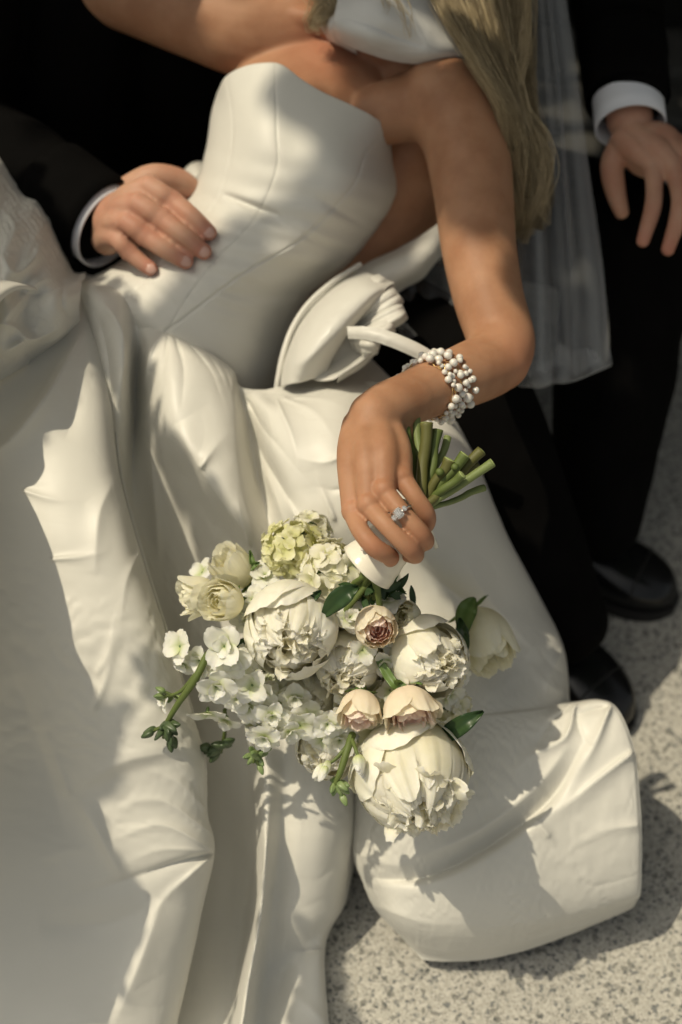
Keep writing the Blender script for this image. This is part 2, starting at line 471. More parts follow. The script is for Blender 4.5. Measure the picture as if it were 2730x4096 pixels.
# shoulders, pectoral fold, collar bones, neck
body.add(*sweep(A([(1180, 130, 1.655), (1400, 160, 1.655), (1600, 250, 1.645), (1800, 390, 1.605)]), [.05, .05, .052, .05]))
body.add(*sweep(A([(1480, 470, 1.600), (1640, 430, 1.592), (1780, 430, 1.580)]), [.034, .038, .042]))
body.add(*sweep(A([(1470, 200, 1.605), (1600, 240, 1.598), (1740, 300, 1.585)]), [.012, .013, .012]))
body.add(*sweep(A([(1370, 140, 1.605), (1260, 80, 1.60), (1150, 60, 1.605)]), [.012, .013, .012]))
body.add(*sweep(A([(1500, 170, 1.66), (1520, 30, 1.645), (1510, -140, 1.62), (1490, -330, 1.60)]), [.056, .05, .05, .055]))
# head (above the frame), tipped back towards the groom
hc = P(1440, -470, 1.60)
body.add(*ellipsoid(hc, np.array([[.074, 0, 0], [0, .078, .05], [-.02, -.058, .088]])))
body.add(*sweep([hc + (-.02, -.055, -.03), hc + (-.03, -.085, -.055)], [.05, .03]))            # jaw
body.add(*sweep([hc + (-.025, -.085, .01), hc + (-.032, -.107, -.018)], [.008, .012], n=8))      # nose
body.add(*ellipsoid(hc + (.074, 0, -.005), (.008, .016, .03), 10)); body.add(*ellipsoid(hc + (-.074, 0, -.005), (.008, .016, .03), 10))
# her right arm, up and round the groom's shoulder
body.add(*sweep(A([(1190, 110, 1.645), (1000, 120, 1.645), (800, 60, 1.65), (560, -20, 1.66), (300, -110, 1.67), (20, -230, 1.69), (-160, -420, 1.75), (-60, -640, 1.83)]),
                [.052, .054, .051, .047, .044, .04, .035, .028], n=60, seg=28))
# her left arm
ARM_D = [(1800, 430, 1.585), (1862, 560, 1.565), (1893, 760, 1.540), (1915, 980, 1.515), (1955, 1190, 1.487), (2005, 1360, 1.463), (1985, 1440, 1.448), (1890, 1490, 1.425), (1750, 1545, 1.385), (1610, 1606, 1.345), (1490, 1668, 1.312)]
ARM_R = [.050, .0480, .0435, .0402, .0370, .0350, .0350, .0365, .0305, .0262, .0240]
arm_pts = A(ARM_D)
body.add(*sweep(arm_pts[:7], ARM_R[:7], n=60, seg=32))
body.add(*sweep(arm_pts[4:], [.031, .032, .0325, .0325, .0285, .0250, .0235], n=60, seg=32))
body.add(*ellipsoid(P(1770, 400, 1.583), (.05, .048, .05)))
# hand: metacarpals, fingers, thumb
def px_chain(mb, pts, rad, n=24, seg=16): mb.add(*sweep(A(pts), rad, n=n, seg=seg))
META = [[(1545, 1700, 1.322), (1585, 1800, 1.290), (1606, 1912, 1.274)],
        [(1500, 1690, 1.318), (1535, 1800, 1.278), (1537, 1966, 1.259)],
        [(1455, 1690, 1.318), (1470, 1820, 1.278), (1477, 2022, 1.259)],
        [(1430, 1700, 1.322), (1410, 1830, 1.290), (1414, 2050, 1.272)]]
for c in META: px_chain(body, c, [.0150, .0148, .0108])
body.add(*sweep(A([(1640, 1596, 1.352), (1540, 1640, 1.327), (1490, 1700, 1.312), (1488, 1800, 1.298)]), [.026, .0255, .024, .020], n=30, seg=24))
hx = (P(1508, 1990, 1.280) - P(1488, 1690, 1.322)) * .5; hn = np.cross(hx, RT); hn /= np.linalg.norm(hn)
body.add(*ellipsoid(P(1496, 1835, 1.297), np.array([RT * .0285, hx * 1.02, hn * .0195])))
for c in META: body.add(*ellipsoid(P(*(np.array(c[2]) + (0, -6, -.0028))), (.0112,) * 3, 10))
FING = [([(1606, 1912, 1.272), (1660, 1985, 1.262), (1706, 2060, 1.268), (1697, 2103, 1.292), (1640, 2090, 1.318)], [.0100, .0082, .0086, .0080, .0075]),
        ([(1537, 1966, 1.257), (1612, 2050, 1.243), (1690, 2140, 1.248), (1700, 2170, 1.275), (1650, 2150, 1.315)], [.0096, .0078, .0083, .0078, .0075]),
        ([(1477, 2022, 1.257), (1552, 2110, 1.241), (1640, 2196, 1.246), (1662, 2222, 1.272), (1610, 2210, 1.312)], [.0096, .0079, .0084, .0078, .0075]),
        ([(1414, 2050, 1.270), (1445, 2125, 1.252), (1500, 2190, 1.246), (1560, 2226, 1.262), (1560, 2240, 1.30)], [.0096, .0084, .0087, .0080, .0072])]
for c, r in FING: px_chain(body, c, r, n=34)
# veins and tendons on the back of the hand
for c in ([(1500, 1710, 1.2935), (1522, 1790, 1.2735), (1530, 1860, 1.2645), (1520, 1940, 1.2595)], [(1560, 1760, 1.284), (1535, 1850, 1.2655), (1500, 1900, 1.262)]):
    px_chain(body, c, [.0022] * len(c), n=20, seg=8)
px_chain(body, [(1590, 1720, 1.330), (1640, 1800, 1.345), (1680, 1920, 1.345), (1690, 2010, 1.335)], [.015, .0125, .011, .009])
bv, bf = remesh(body, .0013, 4, .5)
bv = soften(bv, bf, [(P(1590, 2100, 1.265), .046)], 60)
# warmer skin at the knuckles, finger ends and elbow
def spots(v, lst):
    a = np.zeros(len(v))
    for p_, r_, k_ in lst: a = np.maximum(a, k_ * np.exp(-((v - p_) ** 2).sum(1) / r_ ** 2))
    return a
sp = [(P(*c[2]), .011, .55) for c in META] + [(P(*c[2]), .012, .5) for c, r in FING] + [(P(*c[3]), .012, .6) for c, r in FING] + [(P(2080, 1440, 1.44), .03, .5), (P(1330, 190, 1.60), .05, .6)]
bride = empty('person', (-.2, -.25, .13), 'tanned bride in strapless white gown, leaning back with a bouquet in one hand', 'person')
bride_body = obj('body', bv, bf, M['skin_bride'], bride, attr={'tip': spots(bv, sp)})
bride_bvh = bvh_of(bv, bf)

# ------------------------------------------------------------------ gown: bodice
gown = empty('wedding_gown', (-.2, -.6, 0), 'white strapless corset wedding gown with huge gathered skirt and side bow', 'gown')
rows_px, rows_d, rows_t = [], [], []
NU = 230; uu = np.linspace(0, 1, NU)
for l, r, dc, th in [((270, 1210), (1112, 1680), 1.635, .092)] + TORSO[1:7]:
    rows_px.append(lerp(np.array(l)[None], np.array(r)[None], uu[:, None])); rows_d.append(dc); rows_t.append(th)
neck = cr1(np.array([(868, 372), (905, 305), (985, 263), (1075, 250), (1135, 262), (1215, 322), (1300, 372), (1400, 417), (1490, 464), (1545, 510), (1570, 575)], float), NU)
rows_px.append(neck); rows_d.append(1.648); rows_t.append(.112)
NVB = 300
g = cr1(np.array(rows_px), NVB); dcv = cr1(np.array(rows_d), NVB); thv = cr1(np.array(rows_t), NVB)
cx = 2 * uu - 1
prof = np.sqrt(np.clip(1 - cx ** 2, 0, 1))
vv = np.clip((np.linspace(0, 1, NVB)[:, None] - 1 / 7) / (6 / 7), 0, 1)
# gentle bust lobes
lobe = .014 * np.exp(-((cx[None] + .48) / .33) ** 2 - ((vv - .80) / .17) ** 2) + .016 * np.exp(-((cx[None] - .40) / .36) ** 2 - ((vv - .74) / .17) ** 2)
# princess seam: the side panel drops away behind the line from bust to waist point
seam_u = .93 - (1 - vv) * .50
side = np.clip(uu[None] - seam_u, 0, 1)
drop = .085 * side * np.clip(vv * 3, .3, 1) + .0026 * np.exp(-(np.abs(uu[None] - seam_u) / .007))
for su in (.34, .10): drop = drop + .0014 * np.exp(-np.abs(uu[None] - (su + .10 * (1 - vv))) / .006)
d = dcv[:, None] - thv[:, None] * prof[None] - lobe + drop
V3 = P(g[..., 0], g[..., 1], d)
# faint pull wrinkles across the waist
q = g / 1000.0
wr = np.sin((q[..., 1] - .42 * q[..., 0] + .06 * np.sin(q[..., 0] * 5)) * 62 + 1.4 * np.sin(q[..., 0] * 7)) * np.exp(-((q[..., 1] - .95) / .25) ** 2) * .0016
wr += np.sin((q[..., 1] - .36 * q[..., 0]) * 95) * np.exp(-((q[..., 1] - 1.2) / .1) ** 2 - ((q[..., 0] - 1.0) / .15) ** 2) * .0009
for (x0, y0, x1, y1, wd, am) in ((.89, .775, 1.12, .865, .014, .0042), (.93, .80, 1.30, .98, .02, .002), (1.28, .80, 1.50, .93, .016, .0022), (1.2, .93, 1.42, 1.03, .018, .002), (.88, 1.16, 1.12, 1.20, .022, .003)):
    dx, dy = x1 - x0, y1 - y0; t = np.clip(((q[..., 0] - x0) * dx + (q[..., 1] - y0) * dy) / (dx * dx + dy * dy), 0, 1)
    dist = np.hypot(q[..., 0] - x0 - t * dx, q[..., 1] - y0 - t * dy)
    wr -= 1.5 * am * np.exp(-(dist / wd) ** 2) * np.sin(math.pi * np.clip(t, .02, .98)) ** .5
V3 += (wr * -1)[..., None] * (CAM - V3) / np.linalg.norm(CAM - V3, axis=-1, keepdims=True) * -1
bodice = obj('bodice', V3, grid_faces(NVB, NU), M['bodice'], gown)
sm = bodice.modifiers.new('solid', 'SOLIDIFY'); sm.thickness = .003; sm.offset = -1
bod_bvh = bvh_of(V3.reshape(-1, 3), grid_faces(NVB, NU))
# piped edge down the side of the bodice
def strip_tube(name, pts, rad, m, parent, n=60, seg=10):
    v, f = sweep(pts, [rad] * len(pts), n=n, seg=seg); return obj(name, v, f, m, parent)
edge = [(1105, 1575, 1.545), (1116, 1500, 1.54), (1135, 1410, 1.54), (1172, 1310, 1.545), (1235, 1215, 1.55), (1330, 1130, 1.56), (1440, 1060, 1.58)]
strip_tube('piping', A(edge), .0032, M['bow'], bodice)
# ------------------------------------------------------------------ gown: skirt panels
def buckle(v, ev, eu, seed, iters=140, lim=.011, patch=4.0, stride=4):
    """let the cloth be a little longer than the room it has (ev along rows, eu across), so it buckles into real creases"""
    full = v; x0 = v[::stride, ::stride].copy(); nv, nu = x0.shape[:2]
    nrm = np.cross(np.gradient(x0, axis=1), np.gradient(x0, axis=0)); nrm /= np.linalg.norm(nrm, axis=-1, keepdims=True) + 1e-12
    mk = np.clip(.45 + 1.2 * vnoise(x0, patch, seed), 0, 1) ** 1.6
    x = x0 + nrm * (.0022 * vnoise(x0, 22, seed + 1) + .0008 * vnoise(x0, 60, seed + 2))[..., None]
    def pairs(di, dj, step):
        out = []
        for k in range(step * 2 if step > 1 else 2):
            if di and not dj: a = np.arange(k, nv - di, 2 * di); A_ = (a[:, None], np.arange(nu)[None]); out.append((A_, (a[:, None] + di, np.arange(nu)[None])))
            elif dj and not di: b = np.arange(k, nu - dj, 2 * dj); A_ = (np.arange(nv)[:, None], b[None]); out.append((A_, (np.arange(nv)[:, None], b[None] + dj)))
        return out
    cons = []
    for (di, dj, e, st) in ((1, 0, ev, .9), (0, 1, eu, .9), (2, 0, ev * .9, .22), (0, 2, eu * .9, .22)):
        for a, b in pairs(di, dj, max(di, dj)):
            L0 = np.linalg.norm(x0[a] - x0[b], axis=-1); cons.append((a, b, L0 * (1 + e * (mk[a] + mk[b])), st))
    i, j = np.arange(nv - 1), np.arange(nu - 1)
    sh = [((slice(0, -1), slice(0, -1)), (slice(1, None), slice(1, None))), ((slice(0, -1), slice(1, None)), (slice(1, None), slice(0, -1)))]
    shL = [np.linalg.norm(x0[a] - x0[b], axis=-1) * (1 + .5 * (ev + eu) * mk[a]) for a, b in sh]
    edge = np.minimum(np.minimum(np.arange(nv)[:, None], np.arange(nv)[::-1][:, None]) / 5.0, np.minimum(np.arange(nu)[None], np.arange(nu)[::-1][None]) / 5.0).clip(0, 1)
    for it in range(iters):
        for a, b, L, st in cons:
            d_ = x[b] - x[a]; l_ = np.linalg.norm(d_, axis=-1) + 1e-9; c_ = (.5 * st * (1 - L / l_))[..., None] * d_
            x[a] += c_; x[b] -= c_
        for (a, b), L in zip(sh, shL):
            d_ = x[b] - x[a]; l_ = np.linalg.norm(d_, axis=-1) + 1e-9; c_ = (.12 * (1 - L / l_))[..., None] * d_
            x[a] += c_; x[b] -= c_
        dx = x - x0; h = (dx * nrm).sum(-1)
        tang = dx - h[..., None] * nrm
        x = x0 + (np.clip(h, -lim, lim) * .985 * edge)[..., None] * nrm + tang * .9 * edge[..., None]
    dd = x - x0
    iv = np.linspace(0, nv - 1, full.shape[0]).clip(0, (full.shape[0] - 1) / stride); iu = np.linspace(0, nu - 1, full.shape[1]).clip(0, (full.shape[1] - 1) / stride)
    def up(q):
        q = cr1(q, (nv - 1) * stride + 1); q = np.swapaxes(cr1(np.swapaxes(q, 0, 1), (nu - 1) * stride + 1), 0, 1)
        out = np.zeros(full.shape); m_, n_ = min(q.shape[0], full.shape[0]), min(q.shape[1], full.shape[1]); out[:m_, :n_] = q[:m_, :n_]; return out
    return full + up(dd)

def panel(name, ctrl, m, parent, nv=120, nu=120, wrinkle=.0012, seed=1, feats=(), thick=.0016, scale=18, buck=None):
    """cloth from a control grid of (photo px, photo py, depth); feats = creases/ridges drawn on the cloth"""
    c = cr2(np.array(ctrl, float), nv, nu)
    px, py, d = c[..., 0], c[..., 1], c[..., 2]
    for ft in feats:
        pts, wd, am = ft[:3]; wd2 = ft[3] if len(ft) > 3 else wd; wedge = len(ft) > 4
        pl = cr1(np.array(pts, float), 40)
        mg = 3.2 * max(wd, wd2)
        msk = (px > pl[:, 0].min() - mg) & (px < pl[:, 0].max() + mg) & (py > pl[:, 1].min() - mg) & (py < pl[:, 1].max() + mg)
        if not msk.any(): continue
        qx, qy = px[msk], py[msk]
        best = np.full(qx.shape, 1e9); side = np.zeros(qx.shape); tt = np.zeros(qx.shape)
        for k in range(39):
            x0, y0 = pl[k]; dx, dy = pl[k + 1] - pl[k]
            t = np.clip(((qx - x0) * dx + (qy - y0) * dy) / (dx * dx + dy * dy + 1e-9), 0, 1)
            ex, ey = qx - x0 - t * dx, qy - y0 - t * dy
            ds = np.hypot(ex, ey); b = ds < best
            best = np.where(b, ds, best); side = np.where(b, np.sign(dx * ey - dy * ex), side); tt = np.where(b, (k + t) / 39, tt)
        wv = np.where(side > 0, wd, wd2)
        if wedge: d[msk] -= .62 * am * np.exp(-(best / (wv * (.35 + 1.3 * tt))) ** 1.2) * (1 - tt) ** 1.1 * np.clip(tt / .05 + .4, 0, 1)
        else: d[msk] -= am * np.exp(-(best / wv) ** 1.25) * np.sin(math.pi * np.clip(tt, .0, 1)) ** .9
    dg_ = CAM[2] / (math.sin(PITCH) - math.cos(PITCH) * (2048 - py) * S) - .006
    d = np.where(d > dg_ - .03, dg_ - .03 * np.exp(-np.clip(d - dg_ + .03, 0, 9) / .03), d)      # cloth rests on the paving
    v = P(px, py, d)
    if wrinkle:
        nrm = np.cross(np.gradient(v, axis=1), np.gradient(v, axis=0)); nrm /= np.linalg.norm(nrm, axis=-1, keepdims=True) + 1e-12
        st = np.array([1.0, 1.0, .45])
        wob = v + .02 * np.stack([vnoise(v, 9, seed + 20), vnoise(v, 9, seed + 21), vnoise(v, 9, seed + 22)], -1)
        wn = 1.5 * np.abs(vnoise(wob * st, scale * .7, seed)) + .8 * np.abs(vnoise(wob * st, scale * 1.7, seed + 1)) + .35 * np.abs(vnoise(v * st, scale * 4.2, seed + 2))
        amp = .35 + .65 * np.clip(.5 + vnoise(v, 4, seed + 7), 0, 1)
        st2 = np.array([.5, 1.3, 1.3])
        n3 = vnoise(wob * st2, scale * 1.1, seed + 9); n4 = vnoise(wob * st2, scale * 2.6, seed + 10)
        cre = np.exp(-np.abs(n3) / .07) * np.clip(vnoise(v, 7, seed + 11) * 2 + .2, 0, 1) + .5 * np.exp(-np.abs(n4) / .08) * np.clip(vnoise(v, 9, seed + 12) * 2, 0, 1)
        v = v + nrm * ((wn * amp + .6 * cre) * wrinkle)[..., None]
    if buck: v = buckle(v, *buck, seed=seed)
    o = obj(name, v, grid_faces(nv, nu), m, parent)
    s = o.modifiers.new('solid', 'SOLIDIFY'); s.thickness = thick; s.offset = 0
    return o, v

G = M['gown']
# middle panel: gathers below the corset point, valley behind the bouquet, falls to the floor
mid = [
 [(300,1090,1.640),(400,1110,1.615),(480,1130,1.590),(560,1215,1.560),(628,1300,1.545),(715,1340,1.535),(841,1410,1.530),(932,1480,1.530),(960,1545,1.535),(1040,1560,1.535),(1108,1550,1.540),(1280,1500,1.580),(1450,1400,1.640)],
 [(320,1170,1.560),(400,1185,1.530),(480,1220,1.520),(548,1290,1.540),(610,1330,1.525),(705,1380,1.500),(835,1450,1.495),(925,1530,1.505),(965,1585,1.535),(1040,1590,1.515),(1120,1590,1.520),(1300,1520,1.550),(1500,1450,1.620)],
 [(350,1400,1.530),(420,1400,1.490),(490,1400,1.480),(545,1420,1.535),(600,1460,1.505),(690,1530,1.468),(820,1580,1.468),(930,1640,1.480),(985,1660,1.528),(1080,1660,1.480),(1200,1650,1.475),(1380,1600,1.490),(1600,1560,1.570)],
 [(380,1650,1.530),(440,1660,1.490),(495,1660,1.490),(540,1680,1.545),(600,1700,1.515),(680,1720,1.462),(800,1760,1.452),(940,1800,1.462),(1010,1820,1.520),(1100,1800,1.462),(1240,1790,1.445),(1420,1740,1.455),(1660,1700,1.540)],
 [(400,1900,1.530),(450,1900,1.520),(500,1900,1.530),(540,1920,1.550),(620,1930,1.540),(720,1930,1.510),(850,1950,1.455),(960,1960,1.452),(1050,1970,1.510),(1150,1950,1.452),(1280,1940,1.440),(1460,1900,1.445),(1700,1850,1.530)],
 [(420,2200,1.540),(470,2200,1.540),(520,2200,1.550),(580,2200,1.560),(660,2200,1.560),(780,2200,1.545),(920,2180,1.490),(1010,2180,1.462),(1100,2180,1.490),(1200,2150,1.455),(1340,2150,1.445),(1500,2150,1.460),(1740,2050,1.540)],
 [(480,2600,1.560),(560,2600,1.570),(640,2600,1.580),(720,2600,1.580),(800,2600,1.570),(900,2600,1.560),(1000,2600,1.550),(1100,2600,1.530),(1200,2600,1.530),(1300,2600,1.520),(1420,2560,1.510),(1560,2520,1.520),(1760,2450,1.560)],
 [(560,3000,1.600),(660,3000,1.610),(740,3000,1.610),(820,3000,1.600),(900,3000,1.590),(980,3000,1.580),(1060,3010,1.550),(1140,3020,1.560),(1220,3020,1.555),(1300,3020,1.555),(1380,3020,1.570),(1440,3020,1.610),(1470,3000,1.680)],
 [(600,3350,1.640),(700,3350,1.650),(780,3350,1.645),(860,3350,1.640),(940,3350,1.630),(1010,3340,1.600),(1062,3340,1.545),(1120,3330,1.575),(1210,3330,1.570),(1300,3330,1.575),(1380,3330,1.600),(1420,3330,1.640),(1430,3320,1.700)],
 [(560,3650,1.670),(660,3650,1.680),(760,3650,1.675),(840,3650,1.670),(930,3650,1.665),(1000,3640,1.640),(1045,3600,1.560),(1090,3620,1.600),(1180,3640,1.600),(1270,3650,1.610),(1350,3620,1.635),(1385,3600,1.680),(1390,3580,1.730)],
 [(520,3900,1.690),(620,3900,1.700),(720,3900,1.695),(800,3900,1.690),(900,3900,1.690),(955,3900,1.660),(1000,3880,1.580),(1050,3900,1.640),(1120,3890,1.650),(1200,3850,1.650),(1280,3810,1.660),(1300,3800,1.700),(1290,3790,1.740)],
 [(480,4250,1.700),(580,4250,1.710),(680,4250,1.705),(780,4250,1.700),(860,4250,1.700),(895,4250,1.670),(945,4250,1.600),(1000,4250,1.660),(1080,4250,1.670),(1200,4250,1.660),(1300,4250,1.670),(1330,4250,1.710),(1320,4250,1.750)],
]
LOW = {7: .055, 8: .080, 9: .092, 10: .125, 11: .200}
mid = [[(x, y, d_ - LOW.get(i, 0)) for x, y, d_ in row] for i, row in enumerate(mid)]
feats_mid = [
 ([(700,1700),(760,1800),(830,1920),(1010,2170)], 36, .014, 80), ([(985,1640),(1040,1790),(1100,1900),(1200,2060)], 24, -.018),
 ([(1130,1590),(1260,1650),(1360,1780)], 24, .014, 24, 1), ([(1110,1600),(1170,1750),(1200,1900)], 20, .011, 20, 1), ([(990,1600),(1060,1720),(1130,1800),(1260,1960)], 16, -.012, 16, 1), ([(1410,1800),(1300,1850),(1180,1830)], 18, .008, 18, 1),
 ([(1210,2110),(1160,2000),(1180,1880)], 18, .009, 18, 1), ([(1340,2080),(1290,1960),(1260,1880)], 16, .008, 16, 1), ([(1400,1950),(1320,1960),(1240,1930)], 14, -.006, 14, 1), ([(1180,1590),(1300,1600),(1420,1640)], 18, .010, 18, 1),
 ([(700,1345),(735,1480),(720,1680)], 16, -.011, 16, 1), ([(760,1372),(850,1500),(910,1680)], 17, -.010, 17, 1), ([(672,1340),(655,1480),(640,1640)], 14, -.008, 14, 1), ([(830,1410),(890,1520),(945,1700)], 14, -.008, 14, 1), ([(890,1450),(930,1560),(960,1660)], 12, -.006, 12, 1),
 ([(800,1875),(860,1790),(930,1720)], 26, .010, 26, 1), ([(1050,1860),(1110,2000),(1160,2150)], 18, .007), ([(1000,2180),(960,2050),(950,1900)], 20, .007, 20, 1),
 ([(560,1330),(545,1500),(540,1700),(525,2000)], 14, -.012), ([(400,1200),(480,1300),(500,1420),(470,1640)], 20, .012), ([(380,1220),(430,1400),(450,1600)], 14, -.008), ([(640,1330),(600,1420),(575,1560)], 12, .008), ([(600,1800),(620,2000),(640,2240)], 26, .006),
 ([(1290,3790),(1200,3805),(1100,3790)], 16, -.014, 36, 1), ([(1060,3600),(1030,3750),(985,3980)], 12, .012, 20), ([(1062,3300),(1062,3420),(1050,3560)], 14, .014, 40), ([(1400,3350),(1300,3500),(1180,3560)], 40, -.006, 40, 1), ([(1310,4096),(1200,4000),(1100,3990)], 30, .008, 30, 1),
]
skirt_mid, v_mid = panel('skirt_panel', mid, G, gown, 400, 340, .0007, 3, feats_mid, buck=(.007, .014))
tag(skirt_mid, label='shaded middle drop of the skirt behind the flowers')

# front left panel: big soft fold with a rolled right edge
E = [(350,1180),(402,1380),(440,1600),(465,1850),(505,2030),(550,2188),(601,2356),(667,2560),(764,2866),(815,3045),(825,3250),(850,3405),(800,3660),(725,4000),(665,4250)]
crest_d = [1.545,1.485,1.440,1.410,1.395,1.385,1.380,1.375,1.380,1.388,1.395,1.398,1.410,1.420,1.425]
left = []
for (ex, ey), cd_ in zip(E, crest_d):
    cw = 60 + 90 * min(1, max(0, (ey - 1200) / 900)) + (40 if ey > 2500 else 0)
    left.append([(-700, ey + 60, cd_ + .10), (-420, ey + 40, cd_ + .055), (-200, ey + 20, cd_ + .03), (ex - 5.0 * cw if ex - 5 * cw > -60 else -60, ey, cd_ + .016), (max(ex - 3.1 * cw, -30 + .3 * ex), ey, cd_ + .004), (ex - 1.75 * cw, ey, cd_ - .001), (ex - .85 * cw, ey, cd_ + .004), (ex - .3 * cw, ey, cd_ + .018),
                 (ex, ey, cd_ + .045), (ex - .05 * cw, ey, cd_ + .085), (ex - .6 * cw, ey, cd_ + .11)])
feats_left = [
 ([(345,1310),(200,1560),(60,1740),(-120,1880)], 24, .028, 70), ([(92,1962),(200,1995),(340,2010)], 18, .007, 18, 1), ([(205,2238),(330,2228),(450,2200)], 15, .007, 15, 1), ([(330,1480),(300,1640),(260,1760)], 40, -.006),
 ([(500,2020),(540,2200),(600,2420)], 20, -.006), ([(290,3170),(480,3050),(720,3000)], 40, .008, 110), ([(300,3180),(400,3340),(490,3520)], 24, .010, 60),
 ([(852,3412),(700,3450),(480,3525),(250,3590)], 12, -.016, 34, 1), ([(850,3424),(760,3500),(640,3620),(540,3850)], 16, .014, 44, 1), ([(846,3396),(640,3300),(430,3370)], 18, .006, 18, 1), ([(842,3330),(640,3200),(450,3230)], 18, .005, 18, 1), ([(846,3405),(640,3400),(470,3470)], 14, .005, 14, 1),
 ([(650,3600),(560,3850),(450,4120)], 60, .014, 90), ([(375,2840),(430,2700),(480,2480)], 16, .007, 16, 1), ([(385,2700),(440,2600),(470,2400)], 14, .005, 14, 1), ([(160,3700),(400,3700),(600,3630)], 50, -.006), ([(60,2700),(200,3100),(280,3400)], 120, -.010),
 ([(280,3180),(180,2900),(150,2600)], 50, .008, 50, 1), ([(825,3240),(700,3120),(560,3080)], 20, .005, 20, 1), ([(470,1900),(400,2050),(380,2300)], 40, .006), ([(560,2200),(500,2350),(480,2600)], 24, .006, 24, 1),
]
skirt_left, v_left = panel('skirt_panel', left, G, gown, 420, 320, .0007, 11, feats_left, buck=(.0105, .004))
tag(skirt_left, label='large rolled fold of the skirt on the left')

under = []
for (ex, ey), cd_ in list(zip(E, crest_d))[1:9]:
    under.append([(ex - 70, ey, cd_ + .095), (ex - 10, ey, cd_ + .078), (ex + 14, ey + 10, cd_ + .070), (ex + 20, ey + 10, cd_ + .076), (ex + 12, ey + 10, cd_ + .10)])
under_hem = panel('underskirt', under, G, gown, 160, 24, .0006, 15)[0]

# upper left: skirt bunched over her raised knee, rising out of the frame
knee = [
 [(-760,700,1.45),(-560,420,1.50),(-380,380,1.54),(-200,430,1.57),(-60,545,1.60),(10,612,1.615),(60,690,1.62),(100,752,1.62),(170,790,1.61),(215,880,1.60),(285,1075,1.595),(345,1090,1.60)],
 [(-760,760,1.38),(-560,520,1.42),(-380,500,1.46),(-200,560,1.50),(-80,640,1.53),(-10,690,1.545),(40,750,1.55),(90,800,1.55),(140,830,1.545),(190,910,1.545),(265,1090,1.55),(340,1110,1.565)],
 [(-760,900,1.31),(-560,700,1.345),(-400,680,1.38),(-240,720,1.42),(-120,770,1.455),(-50,810,1.475),(0,860,1.485),(50,890,1.48),(110,920,1.49),(160,970,1.50),(240,1110,1.51),(330,1125,1.54)],
 [(-780,1150,1.27),(-600,950,1.30),(-450,900,1.33),(-300,900,1.37),(-180,920,1.405),(-100,950,1.43),(-40,990,1.445),(20,1010,1.43),(90,1040,1.455),(150,1080,1.47),(230,1140,1.475),(325,1150,1.52)],
 [(-800,1500,1.25),(-640,1250,1.27),(-500,1150,1.30),(-360,1110,1.34),(-240,1110,1.375),(-150,1130,1.40),(-60,1160,1.42),(20,1160,1.41),(90,1160,1.44),(150,1170,1.445),(230,1190,1.45),(322,1180,1.505)],
 [(-840,1900,1.24),(-700,1600,1.255),(-560,1420,1.28),(-420,1320,1.32),(-300,1290,1.355),(-200,1280,1.38),(-80,1290,1.41),(20,1290,1.405),(90,1290,1.435),(160,1280,1.44),(240,1270,1.455),(318,1230,1.50)],
 [(-880,2400,1.23),(-760,2000,1.245),(-620,1740,1.27),(-480,1580,1.31),(-360,1500,1.345),(-250,1460,1.375),(-110,1430,1.41),(10,1410,1.42),(90,1390,1.43),(160,1360,1.45),(240,1330,1.47),(320,1270,1.51)],
 [(-900,3000,1.22),(-800,2500,1.24),(-660,2100,1.275),(-520,1860,1.32),(-400,1740,1.37),(-280,1660,1.41),(-140,1580,1.44),(0,1520,1.455),(90,1470,1.46),(160,1420,1.48),(240,1370,1.50),(322,1300,1.53)],
]
feats_knee = [([(0,1010),(60,1090),(140,1030),(155,960)], 26, .016, 20), ([(0,1300),(60,1230),(150,1130),(260,1100)], 24, .012, 34), ([(-20,1290),(60,1310),(130,1360),(260,1300)], 20, .012),
              ([(0,830),(60,900),(30,1000)], 30, .008), ([(100,1380),(130,1480),(90,1600)], 22, -.012), ([(150,1420),(260,1330),(330,1260)], 16, .010), ([(30,1150),(160,1180),(300,1120)], 40, -.012),
              ([(0,1420),(70,1380),(100,1360)], 24, .012), ([(-200,1000),(-120,1200),(-200,1500)], 60, .02), ([(260,1120),(250,1220),(300,1290)], 14, -.008), ([(200,850),(120,1000),(100,1090)], 30, .006)]
skirt_knee, v_knee = panel('skirt_panel', knee, G, gown, 260, 300, .0009, 21, feats_knee, scale=16, buck=(.008, .008))
tag(skirt_knee, label='bunched skirt over the raised knee')

